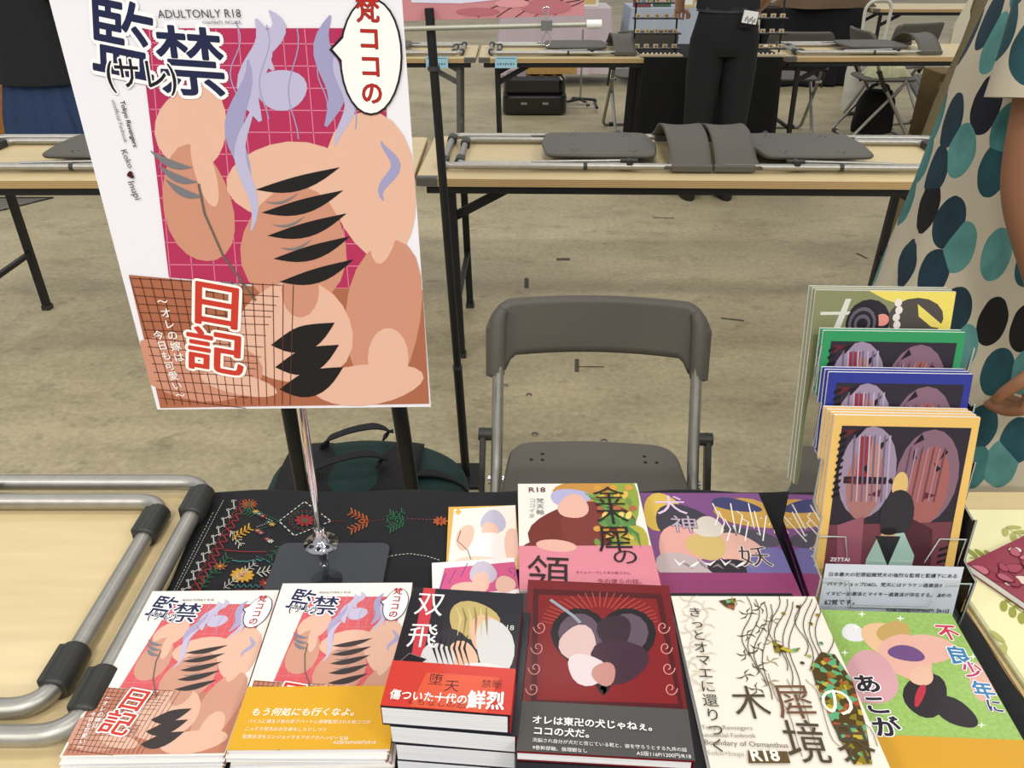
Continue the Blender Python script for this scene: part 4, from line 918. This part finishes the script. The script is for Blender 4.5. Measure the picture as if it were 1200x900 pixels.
# ================================================================== PEOPLE
def skinmesh(name, verts, edges, radii, roots, m, parent, sub=2):
    me = bpy.data.meshes.new(name); me.from_pydata(verts, edges, []); me.materials.append(m); o = bpy.data.objects.new(name, me); COL.objects.link(o)
    sk = o.modifiers.new('skin', 'SKIN'); sk.use_smooth_shade = True; lay = me.skin_vertices[0].data
    for i, r in enumerate(radii): lay[i].radius = r if isinstance(r, tuple) else (r, r)
    for i in range(len(verts)): lay[i].use_root = i in roots
    ss = o.modifiers.new('sub', 'SUBSURF'); ss.levels = ss.render_levels = sub
    dg = bpy.context.evaluated_depsgraph_get(); m2 = bpy.data.meshes.new_from_object(o.evaluated_get(dg)); bpy.data.objects.remove(o)
    for f in m2.polygons: f.use_smooth = True
    if not m2.materials: m2.materials.append(m)
    o = bpy.data.objects.new(name, m2); COL.objects.link(o); o.parent = parent; return o
def body(parent, H, armL, armR, m=None, curl=.6):
    """faces -Y; arm = (shoulder, elbow, wrist, hand direction, palm-side direction) in metres for a 1.62 m figure"""
    k = H/1.62; V, E, Rd, roots = [], [], [], [0]
    def av(p, r, link=None):
        V.append(tuple(c*k for c in p)); Rd.append(tuple(c*k for c in r) if isinstance(r, tuple) else r*k)
        if link is not None: E.append((link, len(V)-1))
        return len(V)-1
    pel = av((0, 0, .92), (.105, .085)); wa = av((0, 0, 1.06), (.115, .09), pel); chn = av((0, 0, 1.24), (.135, .10), wa); nb = av((0, .005, 1.37), .06, chn); nk = av((0, .0, 1.43), .048, nb)
    hb = av((0, -.015, 1.475), (.075, .085), nk); hm = av((0, -.012, 1.54), (.094, .112), hb); av((0, 0, 1.605), (.07, .08), hm)
    for s in (-1, 1):
        h = av((s*.075, 0, .84), .070, pel); kn = av((s*.095, -.01, .46), .056, h); an = av((s*.095, .02, .09), .036, kn); to = av((s*.105, -.10, .035), (.036, .026), an); av((s*.11, -.155, .028), (.03, .02), to)
    for arm in (armL, armR):
        if not arm: continue
        sh, el, wr, hd, pn = [Vector(q) for q in arm]
        s0 = av(sh, .046, chn); e0 = av(el, .036, s0); w0 = av(wr, (.021, .026), e0); hd.normalize(); pn.normalize(); sd = hd.cross(pn).normalized()
        pm = av(wr+hd*.05, (.018, .036), w0)
        for i, (off, ln) in enumerate(((-.030, .070), (-.010, .080), (.010, .075), (.028, .060))):
            a = av(wr+hd*.055+sd*off, .0095); roots.append(a); p1 = wr+hd*.092+sd*off*1.12; b_ = av(p1, .009, a)
            d1 = (hd+pn*curl).normalized(); p2 = p1+d1*ln*.45; c_ = av(p2, .0082, b_); d2 = (hd*.4+pn*(curl+.4)).normalized(); p3 = p2+d2*ln*.3; e_ = av(p3, .0075, c_)
            d3 = (hd*.0+pn).normalized(); av(p3+d3*ln*.22, .0062, e_)
        a = av(wr+hd*.02-sd*.012, .012); roots.append(a); b_ = av(wr+hd*.05-sd*.042+pn*.012, .0105, a); c_ = av(wr+hd*.078-sd*.05+pn*.03, .009, b_); av(wr+hd*.098-sd*.046+pn*.04, .007, c_)
    # nose and ears
    return skinmesh('body', V, E, Rd, roots, m or M_SKIN, parent)
def hair(parent, H, hx, long=.2):
    k = H/1.62; b = B(); r = [(0, .03*k, (1.54-long)*k, .05*k, .025*k)]
    r += [(0, .045*k, 1.44*k, .080*k, .045*k), (0, .035*k, 1.52*k, .092*k, .070*k), (0, .020*k, 1.585*k, .092*k, .098*k), (0, .012*k, 1.635*k, .07*k, .08*k), (0, .01*k, 1.66*k, .03*k, .03*k)]
    b.loft(r, 24); b.build('hair', mat(hx, .5), parent)
def face(parent, H):
    k = H/1.62; f = B(); f.loft([(0, -.098*k, 1.50*k, .013*k, .016*k), (0, -.092*k, 1.535*k, .007*k, .012*k)], 8); 
    for s in (-1, 1): f.ball((s*.076*k, .0, 1.53*k), (.01*k, .018*k, .026*k), 8)
    f.build('nose_and_ears', M_SKIN, parent)
    f = B()
    for s in (-1, 1): f.ball((s*.03*k, -.086*k, 1.545*k), (.012*k, .006*k, .006*k), 8)
    f.build('eye', mat('241c18', .3), parent)
    B().ball((0, -.088*k, 1.475*k), (.022*k, .006*k, .006*k), 8).build('mouth', mat('9a4a44', .5), parent)
# right: person in the dotted dress, facing left (-x)
pr = thing('person', 'person in loose cream dress with teal and black dots, arm hanging', 'person', (.812, 1.245, 0), R(-118)); pr.scale = (1, 1, 1.045)
al = ((.165, -.05, 1.32), (.205, -.035, 1.08), (.215, .065, .885), (0, .05, -1), (-.5, -.6, .0))
ar = ((-.165, 0, 1.33), (-.185, .04, 1.08), (-.19, .04, .88), (0, 0, -1), (.5, -.2, 0))
body(pr, 1.62, al, ar, mat('8d6246', .6, var=.05, scale=12), 1.7); hair(pr, 1.62, '1c1614', .25); face(pr, 1.62)
DM = dotted_dress_material()
dr = B(); dr.loft([(0, .01, .22, .20, .29, .07, 7), (0, .01, .45, .175, .25, .06, 7), (0, .005, .70, .150, .215, .05, 7), (0, 0, .90, .135, .190, .035, 7), (0, 0, 1.05, .128, .172, .015, 6), (0, 0, 1.2, .132, .158, .01, 5), (0, 0, 1.30, .13, .135, .01, 5), (0, 0, 1.375, .10, .09), (0, .0, 1.395, .07, .07)], 72)
dr.tube([(.11, -.02, 1.345), (.165, -.045, 1.32), (.180, -.045, 1.25), (.19, -.042, 1.19)], [.055, .064, .064, .070], 20); dr.tube([(-.11, 0, 1.345), (-.165, 0, 1.325), (-.175, .01, 1.25), (-.18, .03, 1.17)], [.055, .066, .066, .07], 20)
dr.build('dress', DM, pr)
for s in (-1, 1): B().loft([(s*.096, -.035, .0, .045, .12), (s*.096, -.035, .03, .044, .118), (s*.096, 0, .07, .04, .07), (s*.096, .02, .09, .03, .035)], 20).build('shoe', mat('2a2420', .6), pr)
# far: person in black at the accessory table, seen from behind (facing +y)
pk = thing('person', 'person seen from behind in black top and black trousers at the far table', 'person', (1.155, 4.80, 0), R(180))
M_BKCL = mat('17181c', .85, bump=.3, scale=90, var=.25); M_JEAN = mat('141518', .9, bump=.3, scale=120, var=.3)
al = ((.19, 0, 1.37), (.255, -.02, 1.12), (.215, -.20, .98), (-.3, -1, -.1), (0, -.2, -1)); ar = ((-.19, 0, 1.37), (-.255, -.02, 1.12), (-.215, -.20, .98), (.3, -1, -.1), (0, -.2, -1))
body(pk, 1.66, al, ar, mat('c89a82', .6)); hair(pk, 1.66, '1a1412', .1); face(pk, 1.66)
b = B(); b.loft([(0, 0, .80, .165, .12), (0, .01, .88, .185, .14), (0, .005, .98, .16, .12), (0, 0, 1.06, .145, .11)], 28)
for s in (-1, 1): b.loft([(s*.10, .0, .06, .072, .082, .03, 5), (s*.10, 0, .25, .070, .080, .03, 5), (s*.098, 0, .50, .082, .088, .02, 5), (s*.092, 0, .72, .098, .11), (s*.085, 0, .88, .098, .125)], 24)
tr = b.build('trousers', M_JEAN, pk); B().box((-.085, .150, .955), (.10, .006, .012)).build('pocket_edge', mat('0c0d10', .8), tr)
b = B(); b.loft([(0, 0, 1.03, .172, .125, .03, 6), (0, 0, 1.15, .165, .12), (0, 0, 1.28, .185, .12), (0, 0, 1.38, .17, .10), (0, 0, 1.43, .08, .07)], 28)
for s in (-1, 1): b.tube([(s*.12, 0, 1.39), (s*.20, 0, 1.37), (s*.235, -.01, 1.25), (s*.258, -.02, 1.15)], [.05, .066, .064, .068], 16)
b.build('top', M_BKCL, pk); B().loft([(0, 0, 1.015, .166, .123), (0, 0, 1.04, .166, .123)], 28).build('belt', mat('3c3e44', .4, .3), pk)
for s in (-1, 1): B().loft([(s*.11, -.05, .0, .048, .135), (s*.11, -.05, .04, .05, .135), (s*.11, -.01, .085, .045, .08), (s*.11, .02, .11, .04, .045)], 20).build('shoe', mat('1a1614', .4), pk)
wl = B().bar((0, 0, -.03), (0, 0, .03), .075, .012).build('card_case', mat('e4e4e4', .5), None); wl.location = (1.235, 4.635, 1.0); wl.rotation_euler = (0, R(8), 0); tag(wl, 'white card with dark marks sticking out of the back pocket of black trousers', 'card')
mk = B()
for k in range(7): mk.box((-.022+k*.008, -.0065, -.012+.008*math.sin(k*2.1)), (.004, .001, .02))
mk.build('printed_mark', mat('222222', .5), wl)
# left: person in long black top and blue skirt
pl = thing('person', 'person in long loose black top and pleated blue skirt at the left edge', 'person', (atd(45, 90, 5.15).x, 5.2, 0), R(170))
al = ((.185, 0, 1.36), (.235, .0, 1.10), (.17, -.16, .98), (-.5, -1, 0), (0, -.2, -1)); ar = ((-.185, 0, 1.36), (-.235, .0, 1.10), (-.17, -.16, .98), (.5, -1, 0), (0, -.2, -1))
body(pl, 1.60, al, ar); hair(pl, 1.6, '17120f', .25); face(pl, 1.6)
B().loft([(0, 0, .12, .33, .25, .05, 14), (0, 0, .4, .29, .22, .045, 14), (0, 0, .55, .25, .19, .03, 14), (0, 0, .7, .21, .15, .02, 14), (0, 0, .98, .16, .12, .01, 14)], 90).build('skirt', mat('253a5c', .85, bump=.3, scale=90, var=.15), pl)
b = B(); b.loft([(0, 0, .60, .285, .225, .01, 4), (0, 0, .8, .255, .20, .01, 4), (0, 0, 1.05, .205, .15), (0, 0, 1.28, .20, .135), (0, 0, 1.38, .17, .10), (0, 0, 1.42, .08, .07)], 32)
for s in (-1, 1): b.tube([(s*.12, 0, 1.375), (s*.20, 0, 1.35), (s*.235, .0, 1.2), (s*.25, .0, 1.05)], [.06, .08, .08, .085], 16)
b.build('top', M_BKCL, pl)
# khaki-coated person behind the middle table's right end
ph = thing('person', 'person in long khaki coat behind the right end of the middle table', 'person', (2.07, 3.66, 0), R(90))
al = ((.18, 0, 1.35), (.22, .02, 1.09), (.20, -.03, .86), (0, -.1, -1), (-1, -.2, 0)); ar = ((-.18, 0, 1.35), (-.22, .02, 1.09), (-.20, -.03, .86), (0, -.1, -1), (1, -.2, 0))
body(ph, 1.60, al, ar); hair(ph, 1.6, '1c1512', .2); face(ph, 1.6)
b = B(); b.loft([(0, 0, .12, .27, .30, .05, 6), (0, 0, .4, .25, .27, .045, 6), (0, 0, .75, .21, .23, .03, 6), (0, 0, 1.0, .185, .18, .015, 6), (0, 0, 1.25, .19, .145), (0, 0, 1.36, .16, .11), (0, 0, 1.41, .08, .07)], 60)
for s in (-1, 1): b.tube([(s*.12, 0, 1.37), (s*.19, 0, 1.34), (s*.215, .015, 1.1), (s*.203, -.02, .92)], [.055, .075, .068, .06], 16)
b.build('coat', mat('6f6447', .85, bump=.3, scale=60, var=.1), ph)
# ================================================================== FAR TABLE: BLACK CLOTH, RACKS, SMALL ITEMS
bc = thing('tablecloth', 'black cloth draped to the floor over the far table behind the black trousers', 'tablecloth', (1.235, 5.66, 0))
X0, X1, Y0, Y1 = -.425, .425, -.315, .315
def draped(t, nm, x0, x1, y0, y1, z, m, zb=.02, amp=.012):
    b = B(); n = 60; top = []; peri = []
    per = [(x0, y0), (x1, y0), (x1, y1), (x0, y1)]; 
    for i in range(4):
        a, e = Vector(per[i]), Vector(per[(i+1) % 4])
        for k in range(n//4*2): peri.append(tuple(a.lerp(e, k/(n//4*2))))
    N = len(peri); cx, cy = (x0+x1)/2, (y0+y1)/2; vs = []; rings = ((z, 0), (z-.01, .006), ((z+zb)/2, 1), (zb, 1.6))
    for zz, f in rings:
        for i, (x, y) in enumerate(peri):
            w_ = amp*f*(1+math.sin(i*.9)+.6*math.sin(i*.37+1)) if f > .01 else 0; dx, dy = x-cx, y-cy; l = math.hypot(dx, dy); vs.append((x+dx/l*w_, y+dy/l*w_, zz))
    fs = [(r*N+i, (r+1)*N+i, (r+1)*N+(i+1) % N, r*N+(i+1) % N) for r in range(3) for i in range(N)]
    b.add(vs, fs, 0, True); b.add(vs[:N], [tuple(range(N))]); b.build(nm, m, t)
draped(bc, 'cloth', X0, X1, Y0, Y1, .706, mat('08080a', .95))
def tier_rack(label, x, y, n=4):
    t = thing('display_rack', label, 'rack', (x, y, .708)); b = B()
    for s in (-1, 1): B().tube([(s*.13, .05, 0), (s*.13, .09, .34)], .006, 8).build('post', M_BLACKM, t)
    for k in range(n): B().box((0, .02+k*.018-.02, .03+k*.085), (.30, .07, .006)).build('shelf', M_BLACKM, t)
    return t
tier_rack('black tiered accessory rack left of the black trousers', .90, 5.50); tier_rack('black tiered accessory rack right of the black trousers', 1.56, 5.50, 3)
it = None; rr = random.Random(5)
for rx, nt_ in ((.90, 4), (1.56, 3)):
    for k in range(nt_):
        for j in range(5):
            if it is None:
                it = thing('accessory', 'x', 'accessory'); B().box((0, 0, .012), (.030, .014, .022)).build('card', mat('cdbfa0', .5), it); B().ball((0, -.010, .014), .007, 8).build('bead', mat('b08a4a', .3, .7), it); c = it
            else: c = copy_tree(it)
            c.location = (rx-.12+j*.058, 5.50+k*.018-.012, .708+.034+k*.085); c['label'] = 'pale carded accessory, %s on the %s shelf of the %s black rack' % (('leftmost', 'second from left', 'middle one', 'second from right', 'rightmost')[j], ('lowest', 'second', 'third', 'top')[k], 'left' if rx < 1 else 'right'); c['group'] = 'carded accessories on the %s rack' % ('left' if rx < 1 else 'right')
for x, y, lb in ((.92, 5.40, 'flat pale tray on black cloth at the left of the trousers'), (1.55, 5.40, 'flat pale tray on black cloth at the right of the trousers')):
    t = thing('tray', lb, 'tray', (x, y, .707)); B().box((0, 0, .004), (.26, .07, .008)).build('base', mat('b8a888', .6), t)
    b = B(); 
    for k in range(9): b.ball((-.11+k*.027, 0, .013), .008, 6)
    b.build('trinkets', mat('e4d8c0', .4), t, ).__setitem__('kind', 'stuff')
# blue tags on far tables
for x, lb, txt in ((593, 'pale blue paper tag on the far table edge above the suitcase', 'A 12'), (512, 'pale blue paper tag on the far table edge behind the black pole', '')):
    c = atd(x, 73, 5.345); t = thing('paper_tag', lb, 'tag', c); B().box((0, 0, 0), (.135, .002, .068)).build('paper', mat('9cc8d8', .6), t)
    b = B(); 
    for k in range(7): b.box((-.05+k*.016, -.0015, -.010), (.009, .0006, .009+.004*(k % 2)))
    b.box((0, -.0015, .022), (.12, .0006, .003)); b.build('printed_line', mat('4a6a80', .6), t)
# suitcase under far table
su = thing('suitcase', 'glossy black hard suitcase lying on its side beyond the far table', 'suitcase', (.19, 7.30, 0)); M_SU = mat('0c0c0e', .18, coat=.6)
B().slab(rrect(.54, .36, .06), .01, .155, .012).build('lower_shell', M_SU, su, .004); B().slab(rrect(.52, .34, .06), .16, .31, .03).build('upper_shell', M_SU, su, .004)
B().box((0, 0, .1575), (.53, .35, .006)).build('zip', mat('2a2a2a', .5), su)
for k in range(4): B().box((-.165+k*.11, 0, .312), (.04, .27, .006)).build('shell_rib', M_SU, su, .002)
for s in (-1, 1): B().tube([(.265, s*.08, .05), (.53, s*.08, .05)], .006, 8).build('pull_rod', M_STEEL, su)
B().tube([(.53, -.095, .05), (.53, .095, .05)], .014, 10).build('pull_grip', M_SLEEVE, su)
for s in (-1, 1): B().box((s*.09, -.182, .10), (.05, .006, .018)).build('latch', M_STEEL, su)
cbx = B().box((0, 0, .05), (.42, .28, .10)).build('cardboard_box', mat('b08a4c', .8, var=.1, scale=30), None, .002); cbx.location = (.33, 7.35, .317); tag(cbx, 'flat brown cardboard box lying on the black suitcase', 'box')
sf = thing('banner_stand', 'thin steel pole with black wheeled foot right of the suitcase', 'stand', atd(680, 118, 7.6)); sf.location.z = 0
B().tube([(0, 0, .03), (0, 0, .62)], .008, 8).build('pole', M_STEEL, sf)
for k in range(4): a = k*PI/2+.4; B().tube([(0, 0, .05), (.15*math.cos(a), .15*math.sin(a), .03)], .012, 8).build('foot', M_BLACKM, sf); B().ball((.15*math.cos(a), .15*math.sin(a), .018), .018, 10).build('caster', M_SLEEVE, sf)
# farthest row: cloths, coats, goods
pc = thing('tablecloth', 'pinkish white cloth over the farthest table, behind the suitcase', 'tablecloth', (.42, 8.8, 0)); draped(pc, 'cloth', -.53, .53, -.3, .3, .706, mat('c3b4ba', .9), .12, .02)
gc = thing('tablecloth', 'pale blue-grey cloth over the farthest table, left of the black trousers', 'tablecloth', (1.55, 8.8, 0)); draped(gc, 'cloth', -.42, .42, -.3, .3, .706, mat('a8b2c0', .9), .15, .02)
tc_ = thing('tablecloth', 'black cloth over the farthest table, under the brown coat', 'tablecloth', (3.05, 8.8, 0)); draped(tc_, 'cloth', -.62, .30, -.3, .3, .706, mat('101013', .95), .02, .02)
wc = thing('tablecloth', 'cream cloth over the farthest table right of the black-clad person', 'tablecloth', (2.26, 9.0, 0)); draped(wc, 'cloth', -.12, .10, -.5, .3, .706, mat('b8b4a0', .9), .15, .02)
ct = thing('coat', 'brown coat heaped on the farthest table above the dark chair', 'coat', (2.95, 8.62, .708))
def heap(w_, d_, h_, sd, fx=4):
    def f(u, v):
        a = 2*PI*u; r = v; n = 1+.16*math.sin(3*a+sd)+.1*math.sin(7*a+sd*2); z = h_*(1-r**2.2)*(1+.22*math.sin(fx*a+r*6+sd)*r)
        return (w_*r*n*math.cos(a), d_*r*n*math.sin(a), max(.002, z))
    return f
B().grid(heap(.45, .2, .2, 1), 40, 14).build('fabric', mat('5c4a34', .9, bump=.3, scale=40), ct)
cb2 = thing('cardboard_box', 'brown box beside the far right chair with the plastic bag', 'box', (3.25, 6.35, 0)); B().box((0, 0, .24), (.34, .3, .48)).build('carton', mat('6e5a34', .8, var=.1, scale=20), cb2, .003); B().box((0, -.151, .40), (.34, .002, .05)).build('tape', mat('9a8656', .4), cb2)
bb = thing('shoulder_bag', 'black bag on the floor under the far right chair', 'bag', (2.74, 6.40, 0)); b = B(); b.loft([(0, 0, 0.03, .15, .10), (0, 0, .07, .155, .13, .03, 4), (0, 0, .25, .14, .12, .04, 4), (0, 0, .33, .10, .07, .05, 4)], 28); b.build('body', mat('0d0d0f', .9), bb)
B().tube(arc([(-.08, 0, .32), (-.06, 0, .37), (.06, 0, .37), (.08, 0, .32)], .04, 5), .01, 8).build('strap', M_SLEEVE, bb)
pb = thing('plastic_bag', 'crumpled pale plastic bag on the seat of the far right chair', 'bag', (2.75, 6.40, .4345)); B().grid(heap(.16, .13, .12, 2, 9), 40, 12).build('film', mat('c9c79a', .35, coat=.3), pb)
wb = thing('tote_bag', 'white tote bag with looped handles at the back of the top right chair', 'bag', (3.0, 7.33, .0)); b = B(); b.loft([(0, 0, .0, .16, .06), (0, 0, .3, .17, .07, .03, 3), (0, 0, .46, .16, .04, .03, 3)], 24); b.build('body', mat('c9c6ba', .85), wb)
B().tube(arc([(-.09, 0, .45), (-.12, 0, .86), (.10, 0, .88), (.09, 0, .45)], .10, 8), .014, 8).build('handle_loop', mat('c9c6ba', .85), wb)
pn = thing('display_board', 'tall cream board standing at the right end of the far table', 'board', (3.62, 6.75, 0)); B().add([(-.26, 0, 0), (.2, 0, 0), (.2, 0, 1.5), (.02, 0, 1.5), (-.26, .0, .72), (-.26, .03, 0), (.2, .03, 0), (.2, .03, 1.5), (.02, .03, 1.5), (-.26, .03, .72)], [(0, 1, 2, 3, 4), (9, 8, 7, 6, 5), (0, 5, 6, 1), (1, 6, 7, 2), (2, 7, 8, 3), (3, 8, 9, 4), (4, 9, 5, 0)]).build('panel', mat('cfc9b0', .7), pn)
for s in (-1, 1): B().box((s*.16-.03, -.0, .01), (.04, .3, .02)).build('foot', M_STEEL, pn)
cbl = thing('cardboard_box', 'brown cardboard carton at the left edge beside the blue skirt', 'box', (atd(-14, 120, 5.5).x, 5.75, 0)); B().box((0, 0, .36), (.40, .35, .72)).build('carton', mat('a06a30', .85, var=.15, scale=60), cbl, .003); B().box((0, -.176, .66), (.40, .002, .05)).build('tape', mat('c09050', .4), cbl)
# small goods on the farthest tables
g0 = None; pal_ = ['d8d8e4', 'e4e0d4', '8a3a3a', '4a6a4a', 'c8b070', '6a7aa8', 'd0a0a8', 'ece8e0']
lab = ['white', 'cream', 'dark red', 'green', 'tan', 'blue', 'pink', 'ivory']
for k, (x, y) in enumerate(((.20, 8.62), (.75, 8.68), (1.25, 8.66), (1.45, 8.7), (1.66, 8.6), (1.9, 8.66), (.48, 8.7), (2.30, 8.68))):
    t = thing('box', '%s box standing on the farthest row of tables' % lab[k], 'box', (x, y, .7075)); B().box((0, 0, .05), (.16, .10, .10)).build('carton', mat(pal_[k], .7), t, .003); B().box((0, -.051, .05), (.11, .002, .05)).build('printed_label', mat(pal_[(k+3) % 8], .6), t)
